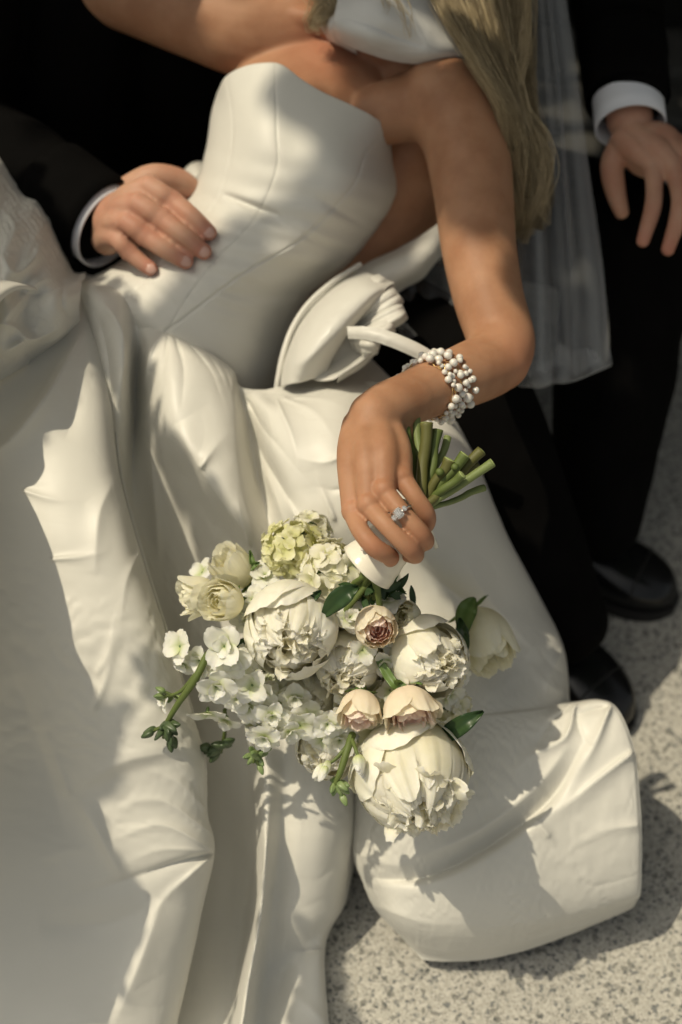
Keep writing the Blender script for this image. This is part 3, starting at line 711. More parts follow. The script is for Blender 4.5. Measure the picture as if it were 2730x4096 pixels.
# right panel: falls from under the hand, ends in a puffed corner above the paving
right = [
 [(1300,1560,1.60),(1420,1530,1.56),(1540,1530,1.55),(1640,1560,1.55),(1720,1600,1.55),(1780,1640,1.56),(1825,1690,1.58),(1835,1710,1.63),(1800,1710,1.68)],
 [(1330,1800,1.56),(1450,1800,1.50),(1580,1800,1.485),(1700,1810,1.49),(1800,1820,1.505),(1870,1830,1.525),(1905,1850,1.56),(1915,1860,1.61),(1880,1870,1.67)],
 [(1380,2100,1.57),(1500,2100,1.505),(1630,2100,1.475),(1760,2100,1.48),(1880,2110,1.50),(1970,2120,1.53),(2020,2130,1.57),(2030,2140,1.63),(1990,2150,1.69)],
 [(1420,2400,1.60),(1540,2400,1.535),(1680,2400,1.50),(1820,2400,1.505),(1960,2400,1.53),(2080,2400,1.565),(2150,2400,1.61),(2165,2400,1.67),(2120,2420,1.73)],
 [(1440,2640,1.63),(1560,2640,1.57),(1700,2640,1.545),(1850,2630,1.55),(2000,2610,1.575),(2150,2595,1.605),(2235,2590,1.64),(2258,2600,1.70),(2210,2620,1.76)],
 [(1440,2840,1.66),(1570,2840,1.60),(1720,2840,1.585),(1880,2830,1.59),(2030,2820,1.605),(2170,2810,1.625),(2255,2790,1.66),(2278,2795,1.72),(2230,2800,1.77)],
 [(1435,2900,1.67),(1570,2900,1.607),(1725,2895,1.593),(1885,2885,1.597),(2035,2865,1.608),(2180,2840,1.626),(2265,2812,1.655),(2295,2808,1.71),(2270,2806,1.775)],
 [(1430,3020,1.68),(1570,3020,1.62),(1730,3010,1.61),(1890,2990,1.61),(2040,2960,1.615),(2200,2900,1.63),(2360,2830,1.655),(2450,2815,1.70),(2440,2805,1.78)],
 [(1420,3240,1.705),(1560,3240,1.645),(1720,3230,1.63),(1890,3200,1.625),(2060,3150,1.625),(2240,3080,1.635),(2420,3010,1.66),(2535,2990,1.715),(2530,2980,1.80)],
 [(1415,3420,1.730),(1550,3430,1.670),(1710,3430,1.652),(1890,3410,1.645),(2080,3370,1.645),(2270,3310,1.655),(2450,3260,1.680),(2565,3250,1.735),(2560,3240,1.82)],
 [(1450,3520,1.750),(1560,3560,1.695),(1720,3590,1.678),(1900,3590,1.672),(2090,3560,1.672),(2280,3510,1.682),(2460,3450,1.700),(2570,3430,1.755),(2566,3420,1.84)],
 [(1500,3630,1.765),(1590,3680,1.715),(1740,3710,1.705),(1910,3710,1.702),(2100,3680,1.702),(2290,3640,1.712),(2450,3600,1.725),(2565,3570,1.770),(2560,3560,1.85)],
 [(1600,3750,1.780),(1650,3785,1.755),(1760,3810,1.745),(1920,3805,1.745),(2100,3770,1.745),(2280,3720,1.750),(2430,3680,1.760),(2555,3610,1.790),(2550,3600,1.86)],
 [(1690,3838,1.800),(1720,3842,1.795),(1800,3845,1.790),(1930,3840,1.790),(2090,3805,1.790),(2260,3745,1.795),(2410,3692,1.800),(2540,3625,1.815),(2530,3610,1.87)],
 [(1700,3800,1.830),(1740,3800,1.830),(1820,3800,1.830),(1940,3790,1.830),(2090,3760,1.835),(2250,3700,1.840),(2390,3650,1.845),(2500,3590,1.850),(2490,3580,1.88)],
]
LOW = [0, 0, 0, .005, .055, .105, .118, .137, .160, .182, .200, .212, .225, .242, .262]
right = [[(x, y, d_ - LOW[i]) for x, y, d_ in row] for i, row in enumerate(right)]
for i in range(7, 15):        # crisp side edge and hem instead of a rolled one
    r0 = right[i]; d5 = r0[5][2]
    r0[6] = (r0[7][0] - 46, lerp(r0[6][1], r0[7][1], .6), d5 + .012); r0[7] = (r0[7][0], r0[7][1], d5 + .03); r0[8] = (r0[8][0] - 20, r0[8][1], d5 + .075)
for j in range(9):
    e_ = right[13][j]; t_ = right[11][j]
    right[12][j] = (lerp(t_[0], e_[0], .6), lerp(t_[1], e_[1], .6), lerp(t_[2], e_[2], .5))
right = [row[:8] for row in right[:14]]
for i in range(7, 14): right[i][7] = (right[i][7][0], right[i][7][1], right[i][5][2] + .022)
feats_right = [
 ([(1430,3510),(1700,3510),(1950,3390),(2200,3200),(2340,2960)], 18, -.024, 80), ([(1600,3450),(1900,3330),(2150,3140),(2290,2960)], 40, .008, 26), ([(2536,3005),(2400,3110),(2250,3230),(2050,3330)], 18, .016, 34, 1), ([(2305,2815),(2260,2950),(2130,3020),(2040,3100)], 22, .018, 22, 1), ([(2290,2820),(2200,2900),(2090,3070)], 15, -.010, 15, 1),
 ([(2445,2820),(2370,3000),(2290,3120)], 36, .020, 20, 1), ([(2440,2825),(2330,2850),(2230,2900)], 20, -.012, 20, 1), ([(2255,2595),(2200,2700),(2180,2820)], 24, .014, 24, 1), ([(2275,2785),(2200,2740),(2110,2650)], 20, .011, 20, 1), ([(2270,2700),(2200,2660),(2150,2580)], 14, -.007, 14, 1),
 ([(1650,2230),(1850,2400),(2120,2600)], 60, -.012, 40), ([(1840,2200),(1960,2400),(2180,2640)], 50, .008), ([(2200,3350),(2100,3220),(2030,3110)], 36, .008, 36, 1), ([(1440,3420),(1600,3460),(1800,3440)], 40, .008, 40, 1), ([(1500,3620),(1700,3690),(1950,3700)], 40, .007, 40, 1), ([(2560,3300),(2400,3330),(2250,3420)], 40, .007, 40, 1),
 ([(2300,2830),(2330,2950),(2420,3030)], 20, -.010, 20, 1), ([(1460,3240),(1620,3200),(1800,3220)], 40, .006, 40, 1),
]
skirt_right, v_right = panel('skirt_panel', right, G, gown, 420, 340, .0007, 31, feats_right, buck=(.0075, .007))
tag(skirt_right, label='puffed right corner of the skirt above the paving')

# unseen skirt over her raised thigh, edge shaped to cast the left fold's shadow
ST = np.array(SUN_TO)
left_bvh = bvh_of(v_left.reshape(-1, 3), grid_faces(*v_left.shape[:2]))
BND = [(350,1420,.10),(330,1470,.12),(315,1560,.14),(300,1640,.15),(272,1710,.17),(200,1722,.17),(165,1745,.17),(168,1820,.18),(172,1880,.19),(140,1935,.19),(95,1962,.19),(150,2080,.21),(200,2200,.23),(240,2330,.24),(280,2500,.26),(300,2600,.27),(352,2700,.28),(372,2760,.29),(385,2840,.30),(340,2960,.30),(330,3060,.30),(380,3180,.30),(420,3290,.30),(450,3400,.30),(482,3525,.31),(560,3560,.32),(600,3595,.32),(560,3750,.31),(500,3900,.30),(430,4096,.29)]
fl_rows = []
for x_, y_, t_ in BND:
    e0 = P(x_, y_, ray_depth(left_bvh, x_, y_, 1.40)) + ST * t_
    fl_rows.append([e0 + RT * .004 - np.array([0, 0, .05 * t_]), e0, e0 - RT * .02 + ST * .006, e0 - RT * .09 + ST * .02 - UP * .005, e0 - RT * .20 + ST * .01 - UP * .02, e0 - RT * .36 - ST * .03 - UP * .03])
fv = cr2(np.array(fl_rows), 260, 60)
o = obj('skirt_panel', fv, grid_faces(260, 60), G, gown); sm_ = o.modifiers.new('solid', 'SOLIDIFY'); sm_.thickness = .0016; sm_.offset = 0
tag(o, label='unseen skirt over the raised thigh, shaped to shade the left fold')

# ------------------------------------------------------------------ gown: bow at the side
def ribbon(name, ctrl, parent=gown, nv=60, nu=60, m=M['bow'], wr=.0016, seed=5, feats=()):
    return panel(name, ctrl, m, parent, nv, nu, wr, seed, feats, thick=.0018, scale=26)[0]
ribbon('bow_loop', [
 [(1128,1545,1.535),(1150,1540,1.515),(1190,1530,1.505),(1250,1512,1.51),(1300,1500,1.52)],
 [(1142,1440,1.545),(1170,1440,1.510),(1215,1445,1.492),(1275,1440,1.497),(1330,1425,1.52)],
 [(1190,1310,1.555),(1225,1320,1.515),(1280,1335,1.490),(1340,1340,1.49),(1390,1330,1.515)],
 [(1260,1210,1.57),(1300,1215,1.525),(1360,1235,1.498),(1420,1245,1.495),(1465,1240,1.515)],
 [(1350,1135,1.58),(1395,1135,1.54),(1450,1150,1.515),(1500,1160,1.51),(1540,1160,1.52)],
 [(1430,1090,1.60),(1470,1095,1.57),(1510,1110,1.555),(1550,1125,1.55),(1580,1135,1.55)]], feats=[([(1180,1470),(1260,1410),(1380,1290)], 30, .004)])
ribbon('bow_loop', [   # inside of the loop turning back
 [(1230,1500,1.520),(1250,1430,1.525),(1320,1380,1.53),(1400,1345,1.535),(1500,1340,1.54)],
 [(1270,1520,1.510),(1300,1465,1.525),(1360,1420,1.53),(1430,1385,1.535),(1510,1360,1.54)],
 [(1330,1515,1.500),(1370,1480,1.512),(1420,1440,1.52),(1460,1410,1.525),(1510,1378,1.53)],
 [(1360,1500,1.492),(1400,1475,1.495),(1445,1445,1.50),(1480,1415,1.51),(1508,1385,1.52)],
 [(1350,1530,1.52),(1395,1505,1.525),(1450,1470,1.53),(1490,1430,1.535),(1512,1392,1.54)]])
def fold_loop(c, dirv, L, wpx, d0, seed):
    """a narrow pleat loop of ribbon: out along dirv and back"""
    rows = []
    n_ = np.array([-dirv[1], dirv[0]])
    for t, dd, off in ((0, .0, 0), (.35, -.014, .15), (.7, -.02, .3), (.93, -.016, .45), (1.0, .0, .7), (.93, .014, 1.0), (.6, .016, 1.05), (.2, .012, 1.0)):
        b = np.array(c) + np.array(dirv) * L * t + n_ * wpx * off * .25
        rows.append([(*(b + n_ * wpx * (s_ - .5)), d0 + dd + .012 * abs(s_ - .5)) for s_ in (0, .33, .66, 1)])
    return ribbon('bow_loop', rows, seed=seed)
def pleat(k0, t0, w0, d0, bow_, seed):
    """one soft pleat of the bow fanning out from its knot, edges turned back and tip rolled over"""
    k0, t0 = np.array(k0, float), np.array(t0, float); ax = t0 - k0; n_ = np.array([-ax[1], ax[0]]) / np.linalg.norm(ax); rows = []
    for t, wf, dd in ((0, .25, .012), (.2, .55, .002), (.45, .9, -.010), (.7, 1.1, -.016), (.88, 1.05, -.015), (.97, .92, -.008), (1.0, .8, .004), (.95, .72, .014), (.75, .7, .018)):
        c_ = k0 + ax * t + n_ * bow_ * math.sin(math.pi * t)
        rows.append([(*(c_ + n_ * w0 * wf * s_), d0 + dd + .014 * abs(s_) ** 2.2 + .003 * math.sin(5 * s_ + seed)) for s_ in (-1, -.7, -.35, 0, .35, .7, 1)])
    return ribbon('bow_loop', rows, seed=seed, wr=.0008)
pleat((1380, 1330), (1545, 1125), 46, 1.545, -14, 7); pleat((1390, 1335), (1592, 1180), 40, 1.530, -10, 8); pleat((1395, 1340), (1618, 1245), 36, 1.520, 6, 9)
pleat((1395, 1345), (1572, 1300), 30, 1.512, 12, 10); pleat((1385, 1350), (1515, 1385), 34, 1.525, 10, 12)
ribbon('bow_strap', [[(1391,1308,1.49),(1394,1330,1.487),(1397,1352,1.49)], [(1460,1308,1.475),(1462,1332,1.472),(1465,1358,1.475)], [(1540,1322,1.468),(1536,1348,1.465),(1532,1374,1.468)],
                     [(1630,1356,1.466),(1622,1382,1.463),(1614,1406,1.466)], [(1720,1402,1.47),(1708,1426,1.467),(1696,1448,1.47)], [(1800,1460,1.48),(1785,1480,1.478),(1770,1500,1.48)]])
ribbon('bow_tail', [[(1380,1120,1.62),(1420,1160,1.60),(1480,1190,1.60),(1560,1190,1.62)], [(1480,1050,1.63),(1520,1080,1.60),(1570,1130,1.60),(1620,1150,1.63)],
                    [(1590,1000,1.63),(1640,1020,1.60),(1670,1070,1.60),(1690,1110,1.63)], [(1700,940,1.63),(1725,970,1.61),(1735,1010,1.61),(1735,1050,1.63)], [(1800,860,1.64),(1800,900,1.63),(1790,950,1.63),(1780,1000,1.64)]])
ribbon('bow_tail', [[(740,680,1.70),(765,720,1.68),(790,770,1.69)], [(770,655,1.70),(795,700,1.675),(815,750,1.69)], [(810,650,1.71),(830,690,1.69),(850,740,1.70)], [(850,660,1.73),(870,690,1.72),(890,740,1.72)]], nv=16, nu=16)
# ------------------------------------------------------------------ neck scarf, hair, veil
scarf = empty('neck_scarf', P(1550, 120, 1.60), 'white satin scarf band wrapped round the bride\'s neck', 'scarf')
panel('band', [
 [(1560,-330,1.66),(1440,-180,1.60),(1370,-60,1.55),(1345,40,1.53),(1330,110,1.545),(1340,150,1.58)],
 [(1620,-300,1.62),(1520,-170,1.555),(1460,-60,1.525),(1420,40,1.515),(1390,120,1.525),(1390,180,1.56)],
 [(1700,-230,1.59),(1620,-120,1.54),(1560,-30,1.515),(1520,70,1.505),(1490,150,1.515),(1480,215,1.55)],
 [(1780,-100,1.58),(1720,-20,1.54),(1660,50,1.52),(1630,130,1.515),(1600,190,1.525),(1590,245,1.555)],
 [(1850,40,1.58),(1800,90,1.55),(1760,140,1.535),(1730,190,1.53),(1710,225,1.54),(1705,255,1.56)],
 [(1920,180,1.59),(1890,200,1.57),(1870,215,1.56),(1850,228,1.56),(1840,238,1.565),(1835,246,1.575)],
 [(1980,280,1.62),(1970,285,1.61),(1960,290,1.61),(1950,292,1.61),(1945,294,1.615),(1940,296,1.62)]], M['scarf'], scarf, 70, 70, .0006, 41,
 feats=[([(1330,65),(1450,90),(1600,150),(1800,220)], 16, -.006, 50), ([(1480,190),(1600,190),(1700,205)], 60, -.006)])
panel('band', [
 [(1520,-330,1.68),(1400,-200,1.64),(1330,-60,1.60),(1300,30,1.58),(1285,90,1.585),(1300,140,1.61)],
 [(1530,-320,1.66),(1420,-190,1.61),(1360,-60,1.57),(1330,40,1.55),(1315,110,1.555),(1330,165,1.59)],
 [(1560,-300,1.65),(1460,-170,1.60),(1400,-50,1.56),(1370,50,1.54),(1355,125,1.55),(1370,185,1.585)],
 [(1600,-280,1.64),(1520,-150,1.60),(1470,-30,1.565),(1440,70,1.55),(1420,150,1.56),(1430,215,1.59)]], M['scarf'], scarf, 40, 40, .0006, 43)

def strand_bundle(mb, guide, count, spread0, spread1, rad, wave=.004, seed=0, n=26, shade=(0, 1)):
    r = np.random.default_rng(seed)
    gpts = cr1(A(guide), n)
    t, a, b = frames(gpts)
    s = np.linspace(0, 1, n)
    for k in range(count):
        o = r.normal(size=2) * .6
        sp_ = (spread0 * (1 - s) + spread1 * s)[:, None]
        ph = r.uniform(0, 6.28, 2); fq = r.uniform(1.0, 2.6)
        wv = wave * np.stack([np.sin(s * 6.28 * fq + ph[0]), np.sin(s * 6.28 * fq * .8 + ph[1])], 1) * (s ** .7)[:, None]
        off = o[None] * sp_ + wv
        p = gpts + a * off[:, :1] + b * off[:, 1:]
        rr = rad * r.uniform(.6, 1.3) * (1 - .75 * s ** 3)
        th = np.array([0, 2.1, 4.2])
        v = p[:, None] + rr[:, None, None] * (a[:, None] * np.cos(th)[None, :, None] + b[:, None] * np.sin(th)[None, :, None])
        mb.add(v, grid_faces(n, 3, True), r.uniform(*shade))
hair = MB()
HL = np.array([(1640,-260,1.535),(1755,-10,1.515),(1872,200,1.508),(1990,385,1.508),(2045,560,1.530),(2062,760,1.560),(2058,960,1.590)], float)
HR = np.array([(2080,-260,1.600),(2112,0,1.590),(2118,250,1.585),(2125,450,1.580),(2175,620,1.585),(2185,800,1.590),(2100,1010,1.600)], float)
r_ = np.random.default_rng(31)
for k in range(84):
    u = r_.uniform(0, 1) ** .9; end = r_.uniform(.72, 1.0); back = r_.uniform(0, .03) if k % 3 else 0
    pth = cr1(HL * (1 - u) + HR * u, 40)[:int(40 * end)]
    sv = np.linspace(0, 1, len(pth)); wvx = r_.uniform(12, 34) * np.sin(sv * r_.uniform(5, 9) + r_.uniform(0, 6.3)) * sv ** 1.2
    pth[:, 0] += wvx; pth[:, 2] += back + .006 * np.sin(sv * 7 + r_.uniform(0, 6)) * sv
    br = r_.uniform(0, 1); lo = (.55, 1.0) if (br > .62 and not back) else (.25, .75) if br > .3 else (.0, .45)
    strand_bundle(hair, pth[::max(1, len(pth) // 9)].tolist() + [pth[-1].tolist()], 30, .0095, .0028, .00036, .0030, 500 + k, 34, lo)
GUIDES = [
 ([(2080,-260,1.56),(2108,-20,1.555),(2104,180,1.55),(2072,330,1.55),(2040,450,1.555)], 40, .006, .004, (.6, 1)),
 ([(2060,280,1.555),(2100,470,1.555),(2150,570,1.56),(2168,700,1.565),(2118,880,1.575)], 30, .005, .003, (.7, 1)),
 ([(2090,420,1.56),(2180,540,1.565),(2210,680,1.57),(2170,820,1.575),(2200,900,1.58)], 10, .005, .004, (.6, 1)),
 ([(1500,-260,1.53),(1560,-60,1.505),(1620,60,1.50),(1650,150,1.503)], 14, .008, .002, (.5, 1)),
 ([(1480,-220,1.54),(1540,-30,1.505),(1545,60,1.503)], 8, .006, .002, (.4, .9)),
 ([(1420,-200,1.56),(1340,-40,1.545),(1290,30,1.55),(1262,85,1.56),(1300,60,1.555)], 120, .012, .007, (.5, 1)),
 ([(1250,-120,1.56),(1290,-20,1.55),(1330,40,1.545),(1280,90,1.56)], 100, .010, .006, (.5, 1)),
 ([(1400,-250,1.60),(1330,-120,1.60),(1290,-60,1.60)], 160, .03, .02, (.0, .5)),
]
for i, (gd, ct, s0, s1, sh) in enumerate(GUIDES): strand_bundle(hair, gd, ct, s0, s1, .00038, .004, 50 + i, 30, sh)
# cap of hair round the head, above the frame
r_ = np.random.default_rng(3)
for k in range(260):
    az = r_.uniform(0, 6.28); top = hc + np.array([0, .03, .085]); 
    dirp = np.array([math.cos(az) * .085, .02 + math.sin(az) * .08, -.01])
    if math.sin(az) < -.55: continue
    p = np.array([top, hc + dirp + (0, .02, .05), hc + dirp * 1.05 + (0, .02, -.03), hc + dirp * .9 + (.03, .0, -.10)])
    v, f = sweep(p, [.004, .006, .006, .003], n=10, seg=4, caps=False); hair.add(v, f, r_.uniform(0, .8))
# scalp of brushed back hair
hv, hf = ellipsoid(hc + (.008, .026, .020), np.array([[.086, 0, 0], [0, .086, .052], [-.02, -.060, .098]]), 40)
an = np.arctan2(hv[:, 0] - hc[0], hv[:, 1] - hc[1])
hv = hv + (.0022 * np.sin(an * 60 + 3 * vnoise(hv, 40, 4)) + .003 * vnoise(hv, 50, 8))[:, None] * (hv - hc) / np.linalg.norm(hv - hc, axis=1)[:, None]
hair.add(hv, hf, .35 + .3 * np.sin(an * 23))
for sx in (-1, 1):      # eyes and lips
    v, f = ellipsoid(hc + (-.024 + .03 * sx, -.083, .018), (.013, .006, .008), 12); obj('eye', v, f, mat('eye', (.5, .45, .4), .2), bride)
v, f = ellipsoid(hc + (-.028, -.098, -.048), (.022, .008, .008), 12); obj('lips', v, f, mat('lips', (.45, .14, .12), .4), bride)
hair.build('hair', M['hair'], bride)

veil = empty('bridal_veil', P(2200, 700, 1.75), 'sheer white tulle veil hanging behind the bride\'s left arm', 'veil')
def veil_panel(ctrl, nv, nu, amp, k, ph):
    c = cr2(np.array(ctrl, float), nv, nu)
    u = np.linspace(0, 1, nu)[None]; s = np.linspace(0, 1, nv)[:, None]
    c[..., 2] += amp * (np.sin(u * k + ph + 1.1 * np.sin(s * 2.5)) + .5 * np.sin(u * k * 2.3 + 1.7 + s)) * (.4 + .6 * s)
    c[..., 0] += 8 * np.sin(u * k * 1.3 + ph + s * 2)
    c[..., 1] += (26 * np.sin(u * 8 + ph) + 12 * np.sin(u * 19 + 1)) * s ** 4; c[..., 2] += .016 * np.sin(u * 21 + ph) * s ** 5
    return obj('layer', P(c[..., 0], c[..., 1], c[..., 2]), grid_faces(nv, nu), M['veil'], veil)
veil_panel([[(1950,-200,1.610),(2050,-200,1.590),(2150,-200,1.590),(2225,-200,1.610)], [(1960,200,1.620),(2080,200,1.600),(2190,200,1.600),(2290,200,1.620)], [(1980,650,1.620),(2100,650,1.610),(2230,650,1.610),(2350,650,1.640)],
            [(1990,1100,1.610),(2120,1100,1.600),(2260,1100,1.600),(2410,1050,1.640)], [(1990,1350,1.600),(2130,1360,1.590),(2290,1360,1.590),(2430,1330,1.640)], [(2000,1480,1.600),(2140,1500,1.585),(2290,1490,1.590),(2450,1430,1.640)],
            [(2050,1530,1.610),(2150,1545,1.600),(2270,1535,1.600),(2450,1450,1.650)], [(2090,1520,1.640),(2170,1530,1.630),(2280,1510,1.630),(2440,1440,1.660)], [(2100,1440,1.660),(2180,1430,1.650),(2280,1400,1.650),(2400,1380,1.670)]], 80, 110, .013, 11, .3)
veil_panel([[(1980,-200,1.650),(2060,-200,1.640),(2150,-200,1.640),(2240,-200,1.660)], [(2020,300,1.660),(2110,300,1.650),(2210,300,1.650),(2300,300,1.670)], [(2060,800,1.660),(2150,800,1.650),(2250,800,1.650),(2360,800,1.680)],
            [(2080,1200,1.650),(2170,1200,1.640),(2280,1200,1.640),(2420,1180,1.680)], [(2080,1480,1.650),(2180,1500,1.640),(2290,1480,1.640),(2440,1420,1.680)]], 60, 100, .014, 14, 1.3)
veil_panel([[(1500,1050,1.680),(1600,980,1.670),(1750,960,1.670),(1960,1000,1.590)], [(1540,1160,1.670),(1640,1150,1.655),(1780,1150,1.660),(1980,1160,1.580)], [(1560,1260,1.660),(1680,1270,1.640),(1800,1290,1.650),(1990,1300,1.570)], [(1600,1340,1.650),(1720,1380,1.630),(1830,1400,1.640),(2000,1400,1.560)]], 50, 60, .012, 13, 2.1)
# ------------------------------------------------------------------ groom
groom = empty('person', (-.1, .2, .12), 'groom in black suit seated behind the bride, one hand on her waist', 'person')
SH_R, EL_R, WR_R = np.array([-.42, .04, .75]), np.array([-.46, -.06, .52]), P(425, 905, 1.60)
SH_L, EL_L, WR_L = np.array([.18, .24, .77]), P(2430, -330, 1.78), P(2520, 480, 1.66)
HEAD_G = np.array([-.38, .05, .99])
gb = MB()
gb.add(*sweep([(-.12, .2, .24), (-.1, .22, .47), (-.1, .12, .72)], [.1, .12, .1]))
gb.add(*sweep([SH_R, (-.16, .12, .75), SH_L], [.05, .08, .05]))
gb.add(*sweep([(-.18, .12, .75), (-.28, .08, .86), HEAD_G], [.06, .058, .06]))
gb.add(*ellipsoid(HEAD_G, np.array([[.075, .03, 0], [-.035, .09, .02], [.0, -.02, .115]])))
gb.add(*sweep([HEAD_G + (.02, -.07, -.05), HEAD_G + (.035, -.095, -.085)], [.055, .034]))
gb.add(*sweep([HEAD_G + (.03, -.10, .01), HEAD_G + (.04, -.125, -.025)], [.009, .014], n=8))
gb.add(*ellipsoid(HEAD_G + (.08, .01, -.01), (.009, .018, .033), 10)); gb.add(*ellipsoid(HEAD_G + (-.08, -.01, -.01), (.009, .018, .033), 10))
gb.add(*sweep([SH_R, EL_R, lerp(EL_R, WR_R, .75), WR_R], [.045, .038, .03, .028]))
gb.add(*sweep([SH_L, EL_L, lerp(EL_L, WR_L, .75), WR_L], [.045, .038, .03, .027]))
def bd(px, py, off): return ray_depth(bod_bvh, px, py, 1.60) - off
# right hand on her waist
RM = [[(455, 860, 1.585), (530, 790, 1.548), (600, 745, 1.535)], [(440, 895, 1.580), (495, 840, 1.543), (552, 815, 1.527)],
      [(432, 925, 1.580), (468, 890, 1.545), (510, 888, 1.530)], [(430, 955, 1.586), (450, 940, 1.556), (470, 950, 1.541)]]
for c in RM: gb.add(*sweep(A(c), [.0185, .0170, .0128], n=20, seg=14))
gb.add(*ellipsoid(P(500, 880, 1.57), (.036, .036, .03)))
RF = [([(600, 745), (648, 775), (692, 806), (770, 868), (838, 932)], [.0125, .0112, .0115, .0102, .0090]),
      ([(552, 815), (600, 845), (646, 876), (735, 945), (818, 1008)], [.0125, .0114, .0117, .0104, .0090]),
      ([(510, 888), (545, 915), (582, 944), (665, 1000), (745, 1046)], [.0122, .0110, .0112, .0100, .0088]),
      ([(470, 950), (490, 978), (518, 1008), (562, 1046), (605, 1076)], [.0112, .0100, .0100, .0090, .0080])]
RTIP = []
for (c, r), m in zip(RF, RM):
    d_end = bd(*c[-1], r[-1] + .001); d_mid = bd(*c[3], r[3] + .006); d0 = m[2][2] - .002
    ds = [d0, min(d0 - .004, d_mid - .012), min(d0 + .000, d_mid - .010), min(d_mid, d_end), d_end]
    pts = A([(x, y, z) for (x, y), z in zip(c, ds)]); RTIP.append((pts, r))
    gb.add(*sweep(pts, r, n=34, seg=16))
    gb.add(*ellipsoid(pts[2], (r[2] * 1.08,) * 3, 10))
gb.add(*sweep(A([(500, 780, 1.60), (610, 715, 1.590), (715, 725, 1.600), (775, 770, 1.615), (815, 825, 1.63)]), [.019, .0165, .0145, .0125, .0095], n=30))
# left hand hanging over his knee
LM = [[(2500, 560, 1.650), (2560, 610, 1.637), (2612, 660, 1.630)], [(2545, 545, 1.647), (2625, 600, 1.630), (2690, 660, 1.623)],
      [(2590, 545, 1.650), (2680, 600, 1.637), (2755, 655, 1.630)], [(2620, 550, 1.660), (2720, 600, 1.650), (2810, 650, 1.645)]]
for c in LM: gb.add(*sweep(A(c), [0.0175, 0.0161, 0.0118], n=20, seg=14))
gb.add(*ellipsoid(P(2610, 600, 1.655), (.036, .03, .034)))
LF = [([(2612, 660, 1.630), (2618, 760, 1.620), (2610, 840, 1.613), (2572, 965, 1.615)], [0.0112, 0.0099, 0.0099, 0.0078]),
      ([(2690, 660, 1.623), (2718, 770, 1.610), (2715, 860, 1.603), (2672, 1000, 1.605)], [0.0115, 0.0101, 0.0101, 0.0078]),
      ([(2755, 655, 1.630), (2800, 770, 1.615), (2800, 850, 1.608), (2770, 980, 1.605)], [0.0112, 0.0099, 0.0099, 0.0078]),
      ([(2810, 650, 1.645), (2860, 740, 1.635), (2870, 810, 1.628), (2850, 900, 1.643)], [0.0101, 0.0090, 0.0087, 0.0074])]
for c, r in LF: gb.add(*sweep(A(c), r, n=30, seg=16))
gb.add(*sweep(A([(2490, 580, 1.660), (2450, 660, 1.660), (2462, 760, 1.665), (2488, 850, 1.663)]), [0.0166, 0.0143, 0.0124, 0.0087], n=30))
gv, gf = remesh(gb, .0021, 4, .5)
sp = [(P(*c[2]), .012, .45) for c in RM] + [(p[2], .011, .55) for p, r in RTIP] + [(p[4], .013, .85) for p, r in RTIP] + [(P(*c[3]), .012, .6) for c, r in LF] + [(P(800, 810, 1.62), .02, .7)]
obj('body', gv, gf, M['skin_groom'], groom, attr={'tip': spots(gv, sp)})
# finger nails
for p_, r in RTIP:
    dirv = p_[4] - p_[3]; dirv /= np.linalg.norm(dirv); toc = CAM - p_[4]; toc -= dirv * (toc @ dirv); toc /= np.linalg.norm(toc); sd = np.cross(dirv, toc)
    v, f = ellipsoid(p_[4] + toc * r[4] * .72 + dirv * .0005, np.array([sd * r[4] * .68, dirv * .0068, toc * .0026]), 12)
    obj('fingernail', v, f, M['nail'], groom)
# short dark hair
v, f = ellipsoid(HEAD_G + (-.012, .022, .022), np.array([[.083, .03, 0], [-.035, .096, .02], [.0, -.02, .116]]), 30)
v = v + (vnoise(v, 60, 5) * .006 + vnoise(v, 160, 6) * .003)[:, None] * (v - HEAD_G) / np.linalg.norm(v - HEAD_G, axis=1)[:, None]
obj('hair', v, f, M['dark_hair'], groom)

# jacket
jk = MB()
jk.add(*sweep([(-.14, .16, .20), (-.13, .18, .34), (-.11, .18, .54), (-.1, .12, .70)], [.20, .195, .215, .16], flat=.75, flat_dir=(.49, -.87, 0)))
jk.add(*sweep([SH_R + (.03, 0, .01), (-.1, .11, .78), SH_L + (-.03, 0, .01)], [.075, .10, .075]))
jk.add(*sweep([SH_R, lerp(SH_R, EL_R, .5), EL_R, lerp(EL_R, WR_R, .5), lerp(EL_R, WR_R, .88)], [.08, .07, .066, .060, .052], n=50, seg=28))
jk.add(*sweep([SH_L, lerp(SH_L, EL_L, .5), EL_L, lerp(EL_L, WR_L, .5), lerp(EL_L, WR_L, .86)], [.08, .068, .062, .054, .047], n=50, seg=28))
jk.add(*sweep([(.02, .26, .22), (.12, .28, .42), (.16, .30, .67)], [.12, .13, .10]))          # open left front
jk.add(*sweep([(-.36, .02, .22), (-.36, .06, .42), (-.30, .1, .67)], [.10, .11, .09]))          # right flank behind the sleeve
jk.add(*sweep([(-.30, -.06, .28), (-.44, -.02, .32), (-.50, .05, .42)], [.10, .12, .1]))
jv, jf = remesh(jk, .006, 4, .5)
def folds(v, amp, sc_, seed, st=(1, 1, .5)):
    v = np.asarray(v); c = vnoise(v * np.array(st), sc_, seed) + .5 * vnoise(v * np.array(st), sc_ * 2.2, seed + 3)
    n_ = v - v.mean(0); n_ /= np.linalg.norm(n_, axis=1)[:, None] + 1e-9
    return v + n_ * (c * amp)[:, None]
obj('jacket', folds(jv, .006, 14, 4), jf, M['suit'], groom)
